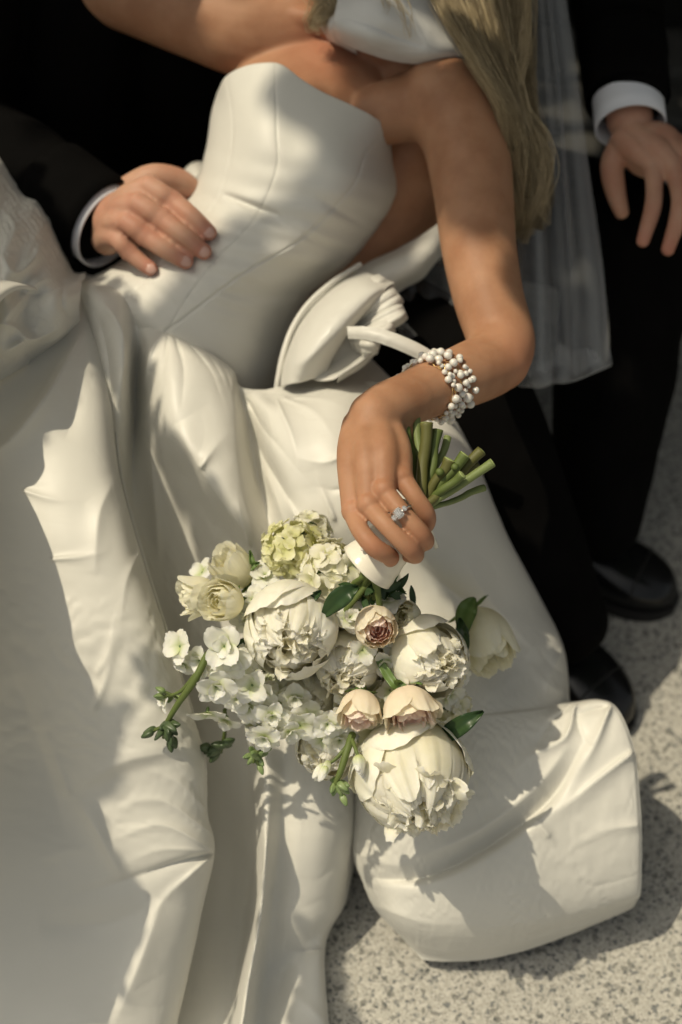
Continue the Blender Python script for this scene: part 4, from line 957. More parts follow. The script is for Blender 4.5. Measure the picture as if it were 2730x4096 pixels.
# shirt and cuffs
def cuff(name, a, b, r0, r1, m, parent, el=(1, 1)):
    p = np.array([lerp(a, b, t) for t in np.linspace(0, 1, 6)]); t, u, w_ = frames(p)
    th = np.linspace(0, 2 * math.pi, 40, endpoint=False)
    rr = np.linspace(r0, r1, 6)
    v = p[:, None] + rr[:, None, None] * (u[:, None] * np.cos(th)[None, :, None] + w_[:, None] * np.sin(th)[None, :, None])
    o = obj(name, v, grid_faces(6, 40, True), m, parent); s = o.modifiers.new('s', 'SOLIDIFY'); s.thickness = .0025; s.offset = 0
    return o
dR = (WR_R - EL_R) / np.linalg.norm(WR_R - EL_R)
cuff('shirt_cuff', lerp(EL_R, WR_R, .80), WR_R + dR * .006, .047, .0475, M['shirt'], groom)
cuff('jacket_cuff', lerp(EL_R, WR_R, .66), WR_R + dR * .000, .058, .054, M['suit'], groom)
dL = (WR_L - EL_L) / np.linalg.norm(WR_L - EL_L)
cuff('shirt_cuff', lerp(EL_L, WR_L, .72), WR_L + dL * .010, .040, .040, M['shirt'], groom)
cuff('jacket_cuff', lerp(EL_L, WR_L, .60), WR_L - dL * .030, .052, .049, M['suit'], groom)
# trousers
tr = MB()
HB, KB, AB = np.array([-.05, .22, .24]), P(2530, 960, 1.775), P(2385, 2080, 1.83)
HA, KA, AA = np.array([-.22, .08, .23]), P(1840, 1480, 1.67), P(2275, 2500, 1.725)
tr.add(*sweep([(-.22, .10, .24), (-.13, .17, .24), (-.03, .24, .24)], [.11, .115, .11]))
tr.add(*sweep([HB, lerp(HB, KB, .5) + (0, 0, .015), KB + (0, 0, .0)], [.11, .095, .080]))
tr.add(*sweep([KB, lerp(KB, AB, .25), lerp(KB, AB, .6), AB], [.082, .082, .074, .058], n=40, seg=28))
tr.add(*sweep([HA, lerp(HA, KA, .5) + (0, 0, .01), KA], [.105, .09, .072]))
tr.add(*sweep([KA, lerp(KA, AA, .3), lerp(KA, AA, .65), AA], [.072, .070, .061, .050], n=40, seg=28))
tv, tf = remesh(tr, .005, 4, .5)
obj('trousers', folds(tv, .004, 16, 9, (1, 1, .35)), tf, M['suit'], groom)
# shoes
def shoe(toe, heel, ankle):
    toe, heel = np.array(toe, float), np.array(heel, float)
    ax = toe - heel; Ls = np.linalg.norm(ax); ax /= Ls; sd = np.array([ax[1], -ax[0], 0]); zz = np.array([0, 0, 1.0])
    ts = np.array([0, .04, .12, .25, .4, .55, .68, .8, .9, .96, 1.0])
    wd = np.array([.012, .026, .034, .035, .034, .040, .046, .046, .038, .026, .010])
    hh = np.array([.030, .075, .088, .092, .086, .070, .056, .048, .040, .032, .018])
    ts, wd, hh = cr1(ts, 44), cr1(wd, 44), cr1(hh, 44)
    th = np.linspace(0, 2 * math.pi, 28, endpoint=False); ca, sa = np.cos(th), np.sin(th)
    cap_ = np.sign(ca) * np.abs(ca) ** .7
    v = heel + ts[:, None, None] * Ls * ax + (wd[:, None] * cap_[None])[..., None] * sd + (.012 + hh[:, None] * (.5 + .5 * np.where(sa > 0, sa ** .8, -np.abs(sa) ** .5))[None])[..., None] * zz
    v = np.concatenate([v[:1].mean(1, keepdims=True).repeat(28, 1), v, v[-1:].mean(1, keepdims=True).repeat(28, 1)])
    u = obj('shoe', v, grid_faces(46, 28, True), M['shoe'], groom)
    w2 = wd * 1.08
    pr = []
    for z_ in (.002, .014):
        pr.append(np.concatenate([heel + ts[:, None] * Ls * 1.015 * ax + w2[:, None] * sd + zz * z_, (heel + ts[:, None] * Ls * 1.015 * ax - w2[:, None] * sd + zz * z_)[::-1]]))
    v = np.array(pr); n_ = v.shape[1]
    f = grid_faces(2, n_, True).tolist() + [list(range(n_))[::-1], list(range(n_, 2 * n_))]
    obj('sole', v, f, M['sole'], u, smooth=False)
    # toe cap seam and laces
    k = 31; ring = v0 = (heel + ts[k] * Ls * ax + (wd[k] * cap_)[:, None] * sd + (.012 + hh[k] * (.5 + .5 * np.where(sa > 0, sa ** .8, -np.abs(sa) ** .5)))[:, None] * zz)
    v, f = sweep(ring[1:14], [.0013] * 13, n=30, seg=6); obj('seam', v, f, M['sole'], u)
    for kk in (17, 20, 23, 26):
        c_ = heel + ts[kk] * Ls * ax + zz * (.0135 + hh[kk]); v, f = sweep([c_ + sd * .014 - zz * .003, c_ + zz * .001, c_ - sd * .014 - zz * .003], [.0018] * 3, n=12, seg=6); obj('lace', v, f, M['suit'], u)
tA = ground_pt(2500, 2930); hA = AA * (1, 1, 0); dA = (tA - hA) / np.linalg.norm(tA - hA); shoe(tA, tA - dA * .285, AA)
tB = ground_pt(2690, 2430); hB = AB * (1, 1, 0); dB = (tB - hB) / np.linalg.norm(tB - hB); shoe(tB, tB - dB * .285, AB)
# ------------------------------------------------------------------ bouquet
bouquet = empty('bridal_bouquet', P(1560, 2160, 1.30), 'bouquet of white peonies, cream and blush roses held by ribbon wrapped stems', 'bouquet')
def cdir(r, u, t):
    v = r * RT + u * UP - t * FW; return v / np.linalg.norm(v)
def basis(z, roll=0):
    z = np.asarray(z, float); x = np.cross(UP if abs(z @ UP) < .95 else RT, z); x /= np.linalg.norm(x); y = np.cross(z, x)
    c, s_ = math.cos(roll), math.sin(roll)
    return np.array([x * c + y * s_, -x * s_ + y * c, z])

def bowl_petal(r, a, dw, psi_end, Rr, zs, nu=13, nv=14, flare=0., ruf=.03, lean=0., notch=.1, psi0=172, tipw=.72):
    """petal as a patch of a deformed sphere: a azimuth, dw half width, psi_end opening angle from the axis"""
    u = np.linspace(-1, 1, nu)[None]; v = np.linspace(0, 1, nv)[:, None]
    ph1, ph2, f1 = r.uniform(0, 6.28, 3)
    pe = psi_end + notch * (u ** 2) * 40 + ruf * 100 * (np.sin(u * 5 + ph1) + .6 * np.sin(u * 11 + ph2)) * .35
    psi = np.radians(psi0 + (pe - psi0) * v)
    prof = np.sin(math.pi * np.clip(.10 + tipw * v, 0, 1)) ** .5
    az = a + u * dw * prof
    rad = Rr * (1 + flare * np.clip((v - .7) / .3, 0, 1) ** 2 + ruf * v ** 2 * (np.sin(u * 6 + ph1) + .7 * np.sin(u * 13 + ph2)) + .02 * np.sin(3 * u + f1) * v)
    rad = rad * (1 + .05 * (1 - np.abs(u)) * v)
    x = rad * np.sin(psi) * np.cos(az) + lean * math.cos(a) * v ** 2; y = rad * np.sin(psi) * np.sin(az) + lean * math.sin(a) * v ** 2; z = -rad * zs * np.cos(psi) * -1
    return np.stack([x, y, z + 0 * az], -1).reshape(-1, 3), grid_faces(nv, nu), np.broadcast_to(v, (nv, nu)).ravel()

def flat_petal(r, L, W, bend0, bend1, cup=.3, ruf=.08, nu=7, nv=8, round_=.7):
    """petal growing along +x from the origin, bending from elevation bend0 to bend1 (radians)"""
    v = np.linspace(0, 1, nv); e = bend0 + (bend1 - bend0) * v
    ds = L / (nv - 1); xx = np.concatenate([[0], np.cumsum(np.cos(e[:-1]) * ds)]); zz = np.concatenate([[0], np.cumsum(np.sin(e[:-1]) * ds)])
    wd = W * np.sin(math.pi * np.clip(.06 + .80 * v ** .85, 0, 1)) ** round_
    u = np.linspace(-1, 1, nu)[None]
    ph = r.uniform(0, 6.28, 3)
    cupz = cup * wd[:, None] * u ** 2
    rz = ruf * L * (v[:, None] ** 1.5) * (np.sin(u * 4 + ph[0]) * .6 + np.sin(u * 9 + ph[1]) * .4) + ruf * .5 * L * np.sin(v[:, None] * 7 + ph[2]) * v[:, None]
    nx, nz = -np.sin(e)[:, None], np.cos(e)[:, None]
    back = -.12 * L * (u ** 2) * v[:, None] ** 3 + ruf * .4 * L * np.sin(u * 8 + ph[2]) * v[:, None] ** 3
    x = xx[:, None] + nx * (cupz + rz) + back * np.cos(e)[:, None]; z = zz[:, None] + nz * (cupz + rz) + back * np.sin(e)[:, None]
    y = u * wd[:, None]
    return np.stack([x, y + 0 * x, z], -1).reshape(-1, 3), grid_faces(nv, nu), np.broadcast_to(v[:, None], (nv, nu)).ravel()

def rotz(v, a):
    c, s_ = math.cos(a), math.sin(a); return np.stack([v[:, 0] * c - v[:, 1] * s_, v[:, 0] * s_ + v[:, 1] * c, v[:, 2]], 1)

def place(v, c, B): return c + v @ B

def peony(c, face, Rr, seed, roll=0, guards=9, open_=48, inner=30, zs=.95, tuft=None, cover=1.0):
    """guard petals round a ball of incurved ragged petals with a crinkled tuft"""
    r = np.random.default_rng(seed); B = basis(face, roll); c = np.array(c)
    mb = MB()
    v, f = ellipsoid((0, 0, Rr * .02), (Rr * .60, Rr * .60, Rr * .62), 16); mb.add(place(v, c, B), f, .35)
    for k in range(inner):
        q = k / inner                                   # outer to heart
        a = k * 2.39996 + r.uniform(-.3, .3)
        rad = Rr * (.97 - .42 * q) * r.uniform(.94, 1.08)
        v, f, at = bowl_petal(r, a, r.uniform(.32, .62) * (1 + .5 * q), r.uniform(2, 50) * cover, rad, 1.02 + .30 * q + r.uniform(-.08, .12), nu=13, nv=13, flare=r.uniform(-.10, .14), ruf=.030, notch=r.uniform(-.1, .5), psi0=150, tipw=r.uniform(.60, .80))
        v[:, 2] += Rr * (.04 + .10 * q)
        mb.add(place(v, c, B), f, .18 + at * .82)
    for k in range(int(inner * 1.5) if tuft is None else tuft):
        pol = math.radians(r.uniform(0, 62)); az = r.uniform(0, 6.28)
        L = Rr * r.uniform(.30, .52); W = Rr * r.uniform(.13, .24)
        v, f, a = flat_petal(r, L, W, r.uniform(.2, .9), r.uniform(-.6, 1.0), r.uniform(.0, .5), .10, nu=8, nv=8, round_=.55)
        th = math.pi / 2 - pol
        v = np.stack([v[:, 0] * math.cos(th) - v[:, 2] * math.sin(th), v[:, 1], v[:, 0] * math.sin(th) + v[:, 2] * math.cos(th)], 1)
        ax_ = np.array([math.cos(th), 0, math.sin(th)]); ro = r.uniform(-3.1, 3.1)
        v = v * math.cos(ro) + np.cross(ax_, v) * math.sin(ro) + ax_ * (v @ ax_)[:, None] * (1 - math.cos(ro))
        v = rotz(v + ax_ * Rr * r.uniform(.52, .82), az); mb.add(place(v + (0, 0, Rr * .06), c, B), f, .3 + a * .7)
    fl = obj('peony', mb.V(), mb.F(), M['peony'], bouquet, origin=c, attr={'tip': np.concatenate(mb.a)})
    for k in range(guards):
        a = k * 2 * math.pi / guards * 2 + (k >= guards / 2) * .35 + r.uniform(-.2, .2)
        outer = k % 2
        v, f, at = bowl_petal(r, a, r.uniform(.72, .95), open_ + r.uniform(-20, 18) + outer * 10, Rr * (1.05 + .07 * outer + r.uniform(-.04, .04)), zs, nu=19, nv=20, flare=r.uniform(-.06, .10), ruf=.016, notch=.35, tipw=.80)
        obj('petal', place(v, c, B), f, M['peony_guard'], fl, attr={'tip': at})
    return fl

def rose(c, face, Rr, seed, m_out, m_in=None, roll=0, zs=1.15, layers=5, sepals=True, flare=.16, open_=40, inner_dense=3):
    r = np.random.default_rng(seed); B = basis(face, roll); c = np.array(c)
    v, f = ellipsoid((0, 0, -Rr * 1.08 * zs), (Rr * .30, Rr * .30, Rr * .34), 10)
    fl = obj('rose', place(v, c, B), f, M['sepal'], bouquet, origin=c)
    m_in = m_in or m_out
    for ly in range(layers):
        q = ly / max(1, layers - 1)                # 0 outer .. 1 heart
        n_ = [5, 5, 4, 4, 3, 3][ly] if ly < 6 else 3
        for k in range(n_):
            a = k * 2 * math.pi / n_ + ly * .9 + r.uniform(-.15, .15)
            rad = Rr * (1 - .78 * q) * r.uniform(.97, 1.03)
            v, f, at = bowl_petal(r, a, r.uniform(.75, .95) + .25 * q, (open_ - 16 * q) + r.uniform(-10, 10), rad, zs * (1 + .75 * q), nu=15, nv=16, flare=flare * (1.15 - q) * r.uniform(.5, 1.4), ruf=.026 + .02 * q, psi0=172 - 60 * q, notch=.25, tipw=.76)
            v[:, 2] += Rr * .16 * q * zs
            obj('petal', place(v, c, B), f, m_in if q > .3 else m_out, fl, attr={'tip': at})
    if sepals:
        for k in range(5):
            v, f, at = flat_petal(r, Rr * r.uniform(.75, 1.0), Rr * .16, r.uniform(-.5, .1), r.uniform(.1, 1.2), .5, .05, nu=5, nv=8, round_=1.1)
            v = rotz(v, k * 1.257 + r.uniform(-.2, .2)); v[:, 2] -= Rr * 1.04 * zs
            obj('sepal', place(v, c, B), f, M['sepal'], fl, attr={'tip': at})
    return fl

def floret(c, face, Rr, seed, m=M['stock'], n=4, double=True, parent=None, name='stock_flower', split=True):
    r = np.random.default_rng(seed); B = basis(face, r.uniform(0, 6)); c = np.array(c)
    v, f = ellipsoid((0, 0, -Rr * .12), (Rr * .10, Rr * .10, Rr * .20), 8)
    allm = MB(); allm.add(place(v, c, B), f, 0)
    pet = []
    for ring in range(2 if double else 1):
        for k in range(n):
            sc_ = 1 - .38 * ring
            v, f, at = flat_petal(r, Rr * sc_ * r.uniform(.9, 1.08), Rr * .46 * sc_ * r.uniform(.85, 1.1), r.uniform(.1, .6) + .6 * ring, r.uniform(-.5, .25) + .6 * ring, r.uniform(-.1, .35), .07, nu=8, nv=8, round_=.6)
            v = rotz(v, k * 2 * math.pi / n + ring * .7 + r.uniform(-.2, .2)); pet.append((place(v, c, B), f, at))
    if split:
        fl = obj(name, allm.V(), allm.F(), M['bud'], parent or bouquet, origin=c, attr={'tip': np.concatenate(allm.a)})
        for v, f, at in pet: obj('petal', v, f, m, fl, attr={'tip': at})
        return fl
    mb = MB()
    for v, f, at in pet: mb.add(v, f, at)
    return mb.build(name, m, parent or bouquet, origin=c)

def hydrangea(c, face, Rr, seed, m, count=26, fr=.30):
    r = np.random.default_rng(seed); B = basis(face); c = np.array(c)
    v, f = ellipsoid(c, (Rr * .55,) * 3, 12); hd = obj('hydrangea', v, f, M['sepal'], bouquet, origin=c)
    for k in range(count):
        t = (k + .5) / count; pol = math.acos(1 - 1.35 * t); az = k * 2.39996
        dv = np.array([math.sin(pol) * math.cos(az), math.sin(pol) * math.sin(az), math.cos(pol)]) @ B
        dv += r.normal(size=3) * .12; dv /= np.linalg.norm(dv)
        floret(c + dv * Rr * r.uniform(.74, .92), dv, Rr * fr * r.uniform(.85, 1.2), seed * 100 + k, m, 4, False, hd, 'floret', split=False)
    return hd

def leaf(pts, wpx, name='leaf', m=M['leaf'], curl=.004, n=18, parent=bouquet):
    p = cr1(A(pts), n); t = np.gradient(p, axis=0); t /= np.linalg.norm(t, axis=1)[:, None]
    toc = CAM - p; toc /= np.linalg.norm(toc, axis=1)[:, None]
    sd = np.cross(t, toc); sd /= np.linalg.norm(sd, axis=1)[:, None]
    s_ = np.linspace(0, 1, n); wd = wpx * S * 1.3 * np.sin(math.pi * np.clip(s_ * .97 + .02, 0, 1)) ** .8 * (1 - .25 * s_)
    u = np.array([-1, -.66, -.33, 0, .33, .66, 1])
    v = p[:, None] + sd[:, None] * (wd[:, None] * u)[..., None] + toc[:, None] * (curl * (np.abs(u)[None] ** 1.3) * (.3 + .7 * s_[:, None]) + .0012 * np.sin(s_[:, None] * 22) * np.abs(u))[..., None]
    o = obj(name, v, grid_faces(n, 7), m, parent, attr={'tip': np.abs(np.broadcast_to(u, (n, 7))).ravel()})
    s2 = o.modifiers.new('s', 'SOLIDIFY'); s2.thickness = .0006
    return o

def stem(pts, rad, name='stem', m=M['stem'], parent=bouquet, n=18, cut=False):
    p = A(pts) if np.ndim(pts[0]) and len(pts[0]) == 3 and abs(pts[0][0]) > 5 else np.array(pts)
    v, f = sweep(p, rad, n=n, seg=12, caps=not cut)
    if cut:
        v = v + (vnoise(v, 180, 3) * .0004)[:, None]
        f = f.tolist() + [list(range(len(v) - 12, len(v))), list(range(12))[::-1]]
    return obj(name, v, f, m, parent, attr={'tip': np.full(len(v), .5)})

# --- flowers (photo px, depth), facing (right, up, towards camera)
peony(P(1165, 2520, 1.330), cdir(-.05, -.34, 1), .0400, 101, guards=8, open_=46, inner=30)
peony(P(1715, 2630, 1.350), cdir(.50, -.28, .85), .0360, 102, guards=8, open_=56, inner=30)
peony(P(1650, 3085, 1.355), cdir(.18, -.66, .76), .0530, 103, roll=.5, guards=9, open_=70, inner=44, zs=.86, tuft=60)
peony(P(1390, 2650, 1.362), cdir(-.15, -.25, 1), .0340, 104, guards=7, open_=62, inner=26)
peony(P(1310, 2990, 1.400), cdir(-.2, -.6, .8), .0290, 105, guards=7, open_=52, inner=20)
peony(P(1230, 2800, 1.395), cdir(-.1, -.4, .9), .0310, 106, guards=7, open_=55, inner=22)
rose(P(1505, 2505, 1.322), cdir(.10, -.30, 1), .0195, 111, M['rose_peach'], M['rose_pink'], zs=1.1, layers=6, flare=.12, open_=46)
rose(P(890, 2405, 1.335), cdir(-.45, .02, .9), .0190, 112, M['rose_cream'], zs=1.1, layers=6, flare=.22, open_=52)
rose(P(1440, 2850, 1.325), cdir(-.05, -.85, .52), .0190, 113, M['rose_peach'], M['rose_peach_in'], zs=1.15, layers=6, flare=.16, open_=66)
rose(P(1640, 2845, 1.320), cdir(.22, -.85, .55), .0245, 114, M['rose_peach'], M['rose_peach_in'], zs=1.0, layers=6, flare=.22, open_=72)
rose(P(1940, 2560, 1.450), cdir(.40, -.75, .45), .0290, 115, M['rose_cream'], zs=1.25, layers=5, flare=.14, open_=50)
rose(P(785, 2385, 1.375), cdir(-.95, -.1, .25), .0190, 116, M['rose_cream'], zs=1.15, layers=5, flare=.2, open_=62)
rose(P(930, 2270, 1.390), cdir(-.55, .65, .35), .0195, 117, M['rose_cream'], zs=1.25, layers=5, flare=.2, open_=58)
rose(P(1620, 2465, 1.355), cdir(-.2, .2, .9), .0150, 118, M['rose_cream'], zs=1.2, layers=5, flare=.1, open_=42)
hydrangea(P(1170, 2205, 1.390), cdir(-.15, .55, .8), .0300, 121, M['hyd_green'], 30, .44)
hydrangea(P(1330, 2300, 1.368), cdir(.05, .5, .85), .0330, 122, M['hyd'], 34, .44)
hydrangea(P(1240, 2130, 1.410), cdir(.4, .7, .6), .0200, 123, M['hyd'], 16, .5)
hydrangea(P(1520, 2740, 1.390), cdir(0, -.3, .95), .0300, 124, M['hyd'], 24, .46)
hydrangea(P(1090, 2810, 1.390), cdir(-.1, -.3, .95), .0330, 125, M['stock'], 26, .48)
hydrangea(P(1500, 2960, 1.395), cdir(-.1, -.5, .85), .0290, 126, M['hyd'], 22, .46)
hydrangea(P(1780, 2820, 1.415), cdir(.4, -.5, .8), .0250, 127, M['hyd'], 18, .48)
hydrangea(P(960, 2700, 1.390), cdir(-.4, -.1, .9), .0260, 128, M['stock'], 20, .5)
FL = [(900,2585,1.312,98,(-.2,.0,1)),(722,2585,1.345,86,(-.7,.2,.8)),(735,2655,1.35,66,(-.4,-.7,.6)),(865,2745,1.318,92,(.1,-.5,1)),(830,2850,1.36,84,(-.1,-.9,.5)),(1060,2950,1.335,76,(-.2,-.6,.8)),(1160,2925,1.345,68,(.4,-.7,.7)),
      (965,2660,1.345,78,(-.1,.1,1)),(1000,2830,1.355,84,(-.4,-.4,.8)),(1310,2895,1.34,72,(.1,-.3,1)),(1240,2860,1.36,84,(.1,-.4,.9)),(1400,2470,1.340,80,(.3,.3,.9)),(1540,2400,1.35,92,(.1,.7,.8)),(1450,2600,1.325,66,(.3,-.2,1)),
      (1050,2770,1.345,76,(-.2,-.5,.9)),(985,2480,1.36,66,(-.3,.3,.9)),(810,2290,1.42,66,(-.6,.5,.6)),(1540,2650,1.34,66,(0,-.5,.9)),(905,2880,1.385,70,(-.3,-.8,.5)),(1390,2770,1.35,74,(-.1,-.4,.9)),(660,2800,1.365,56,(-.8,-.1,.5)),(1130,2870,1.365,74,(0,-.6,.8)),(1560,3000,1.38,60,(0,-.3,1)),(1180,2790,1.36,80,(.1,-.5,.9)),(1420,2420,1.37,74,(.1,.6,.8)),(1290,2960,1.365,74,(-.3,-.5,.9)),
      (930,2640,1.325,90,(-.1,-.2,1)),(800,2640,1.345,78,(-.5,-.3,.8)),(1010,2740,1.335,84,(-.2,-.2,1)),(950,2790,1.35,80,(-.2,-.5,.9)),(1090,2860,1.345,80,(0,-.4,.9)),(1200,2900,1.35,78,(.1,-.5,.9)),(1380,2880,1.35,76,(.1,-.3,1)),
      (1360,2960,1.36,80,(0,-.5,.9)),(1420,2700,1.345,80,(.1,-.2,1)),(1560,2560,1.345,70,(.2,.1,1)),(1340,2440,1.35,76,(0,.4,.9)),(1450,2340,1.37,84,(.2,.6,.8)),(1010,2400,1.365,70,(-.2,.4,.9)),(1060,2300,1.385,74,(-.1,.5,.8)),(1560,2760,1.36,70,(.1,-.3,1)),(1830,2700,1.39,70,(.5,-.2,.8)),(1800,2780,1.385,74,(.4,-.4,.8)),(880,2660,1.34,80,(-.3,-.1,1))]
for i, (x, y, d_, rp, fc) in enumerate(FL): floret(P(x, y, d_), cdir(*fc), rp * S * 1.32, 300 + i, M['stock'], 4 + i % 2, i % 3 != 1)
# stock stems with bud tips
def bud(c, dirv, L, W, seed, m=M['bud']):
    r = np.random.default_rng(seed); B = basis(dirv)
    v, f = ellipsoid((0, 0, 0), (W, W, L), 12); v[:, :2] *= (1 - .35 * np.clip(v[:, 2:] / L, -1, 1)); an = np.arctan2(v[:, 1], v[:, 0]); v[:, :2] *= (1 + .10 * np.cos(an * 4))[:, None]
    return obj('bud', place(v, np.array(c), B), f, m, bouquet, attr={'tip': np.clip(.5 + v[:, 2] / L * .5, 0, 1)})
def spike(path, rad, tipc, n, seed, d0, spread=70, mm=M['bud'], size=1.0):
    stem(path, rad, n=20)
    r = np.random.default_rng(seed)
    for k in range(n):
        a = r.uniform(-1.0, 1.0); q = np.array(tipc, float) + (r.normal(0, spread * .42), r.normal(0, spread * .38), r.normal(0, .007))
        dv = cdir((q[0] - path[-2][0]) / 90, -(q[1] - path[-2][1]) / 90, .15 + r.uniform(-.2, .3))
        c = P(*q); bud(c, dv, r.uniform(.0055, .0075) * size, r.uniform(.0026, .0036) * size, seed * 7 + k, mm)
        v, f = sweep([P(*path[-2]), lerp(P(*path[-2]), c, .6), c - dv * .004], [.0014, .0011, .0011], n=8, seg=6); obj('pedicel', v, f, M['stem'], bouquet, attr={'tip': np.full(len(v), .5)})
M['bud_dark'] = leafmat('bud_dark_green', (.045, .075, .03), (.08, .12, .05), .1)
spike([(830,2620,1.335),(780,2720,1.335),(710,2820,1.345),(665,2900,1.355),(655,2950,1.36)], [.0036, .0036, .003, .0024, .0016], (672,2925,1.355), 17, 61, 1.35, 75, M['bud_dark'], 1.15)
spike([(780,2700,1.338),(730,2760,1.345),(690,2780,1.352),(660,2790,1.358)], [.002, .0018, .0015, .0012], (665,2790,1.36), 5, 62, 1.35, 40, M['bud'], .9)
spike([(1060,2940,1.35),(1040,2990,1.35),(1020,3020,1.35),(1015,3050,1.352)], [.002, .002, .0018, .0012], (1018,3030,1.35), 13, 63, 1.35, 52)
spike([(1410,2940,1.345),(1390,3000,1.335),(1365,3080,1.332),(1345,3130,1.333),(1335,3160,1.335)], [.0038, .0036, .0032, .0024, .0014], (1340,3150,1.334), 12, 64, 1.33, 52)
spike([(1400,2970,1.34),(1350,3030,1.338),(1310,3060,1.338),(1295,3075,1.338)], [.002, .0018, .0015, .0012], (1290,3085,1.338), 3, 65, 1.33, 22, M['stock'], 1.5)
spike([(1410,2960,1.335),(1425,3000,1.325),(1435,3030,1.322),(1438,3045,1.322)], [.002, .0018, .0015, .0012], (1440,3060,1.322), 4, 66, 1.33, 24, M['stock'], 1.6)
spike([(900,2840,1.40),(900,2930,1.42),(890,2980,1.43),(885,3010,1.435)], [.002, .002, .0018, .0014], (885,2985,1.43), 12, 67, 1.33, 62, M['bud_dark'], 1.2)
# leaves
leaf([(1290,2470,1.31),(1340,2410,1.298),(1390,2370,1.292),(1435,2345,1.297)], 46)
leaf([(1240,2400,1.32),(1260,2385,1.312),(1285,2362,1.315)], 18)
leaf([(1745,2965,1.36),(1800,2930,1.345),(1870,2885,1.335),(1935,2845,1.34)], 44)
leaf([(1490,2590,1.34),(1540,2680,1.335),(1580,2740,1.33),(1600,2760,1.335)], 22, m=M['sepal'])
leaf([(1850,2560,1.40),(1860,2470,1.42),(1880,2420,1.43),(1900,2390,1.44)], 50, m=M['sepal'])
leaf([(1870,2600,1.40),(1850,2530,1.40),(1840,2470,1.41)], 30)
leaf([(960,2260,1.39),(990,2270,1.385),(1040,2250,1.385)], 20, m=M['sepal'])
leaf([(990,2300,1.385),(1010,2260,1.385),(1000,2200,1.39)], 14, m=M['sepal'])
leaf([(1330,2220,1.37),(1390,2240,1.355),(1440,2260,1.345)], 22, m=M['sepal'])
# foliage filling the heart of the bouquet
r_ = np.random.default_rng(77); fol = MB()
for k in range(260):
    q = np.array([r_.normal(1340, 230), r_.normal(2620, 190), r_.uniform(1.375, 1.43)])
    if ((q[0] - 1330) / 400) ** 2 + ((q[1] - 2600) / 270) ** 2 > 1: continue
    v, f, at = flat_petal(r_, r_.uniform(.02, .035), r_.uniform(.006, .010), 0, r_.uniform(-.4, .6), .2, .04, nu=5, nv=7, round_=1.0)
    fol.add(place(rotz(v, r_.uniform(0, 6.28)), P(*q), basis(cdir(*(r_.normal(size=2) * .5), 1))), f, at)
for k in range(70):
    q = np.array([r_.normal(1525, 45), r_.normal(2350, 30), r_.uniform(1.33, 1.40)])
    v, f, at = flat_petal(r_, r_.uniform(.014, .024), r_.uniform(.002, .0045), 0, r_.uniform(-.4, .6), .2, .04, nu=5, nv=7, round_=1.0)
    fol.add(place(rotz(v, r_.uniform(0, 6.28)), P(*q), basis(cdir(*(r_.normal(size=2) * .5), 1))), f, at)
o = fol.build('foliage', M['leaf'], bouquet); o['kind'] = 'stuff'
# stems inside the bouquet gathering to the handle
for k in range(16):
    s0 = (r_.normal(1440, 50), r_.normal(2420, 30), r_.uniform(1.33, 1.38)); s1 = (1500 + r_.normal(0, 28), 2270 + r_.normal(0, 16), r_.uniform(1.30, 1.335)); s2 = (1600 + r_.normal(0, 22), 2140 + r_.normal(0, 22), r_.uniform(1.29, 1.31))
    stem([s0, s1, s2], [.0028, .003, .003], n=12)
# stems fanning out above the hand
ENDS = [(1617,1691,1.325,.0050),(1665,1662,1.335,.0042),(1707,1691,1.300,.0058),(1752,1720,1.310,.0050),(1792,1748,1.325,.0036),(1928,1803,1.300,.0050),(1861,1818,1.290,.0052),(1972,1850,1.290,.0042),(1908,1856,1.315,.0042),(1850,1898,1.280,.0042),(1938,1951,1.330,.0034),(1800,1838,1.290,.0056),(1735,1780,1.330,.0042),(1690,1745,1.335,.0040)]
for k, (x, y, d_, rr) in enumerate(ENDS):
    t = k / 13; b0 = (1600 + 12 * math.sin(k * 2.1), 2135 + 10 * math.cos(k * 1.7), 1.300); ex, ey = x - 1690, y - 2040
    b1 = (1668 + ex * .06 + 10 * math.sin(k * 1.3), 2052 + ey * .05, 1.298 + .010 * math.sin(k * 2.3)); b2 = (1690 + ex * .5, 2040 + ey * .5, (1.30 + d_) / 2)
    bw = 9 * math.sin(k * 2.7); s_ = stem([b0, b1, (b2[0] + bw, b2[1] + bw * .6, b2[2]), (lerp(b2[0], x, .6) - bw * .4, lerp(b2[1], y, .6), lerp(b2[2], d_, .6)), (x, y, d_)], [rr * .75, rr * .82, rr * (.88 + .1 * math.sin(k)), rr * .95, rr * 1.05], n=26, cut=True, m=(M['stem'], M['stem_pale'], M['stem_olive'])[k % 3])
    if k in (6, 11):   # knots where leaves were stripped
        v, f = ellipsoid(P(x - 40, y + 50, d_ - rr * .6), (rr * .7,) * 3, 10); obj('knot', v, f, M['stem'], s_, attr={'tip': np.full(len(v), .5)})
    dv = P(x, y, d_) - P(*b2); dv /= np.linalg.norm(dv); v, f = ellipsoid(P(x, y, d_), np.array([basis(dv)[0] * rr * .98, basis(dv)[1] * rr * .98, dv * .0008]), 10); obj('cut_end', v, f, M['cut'], s_)
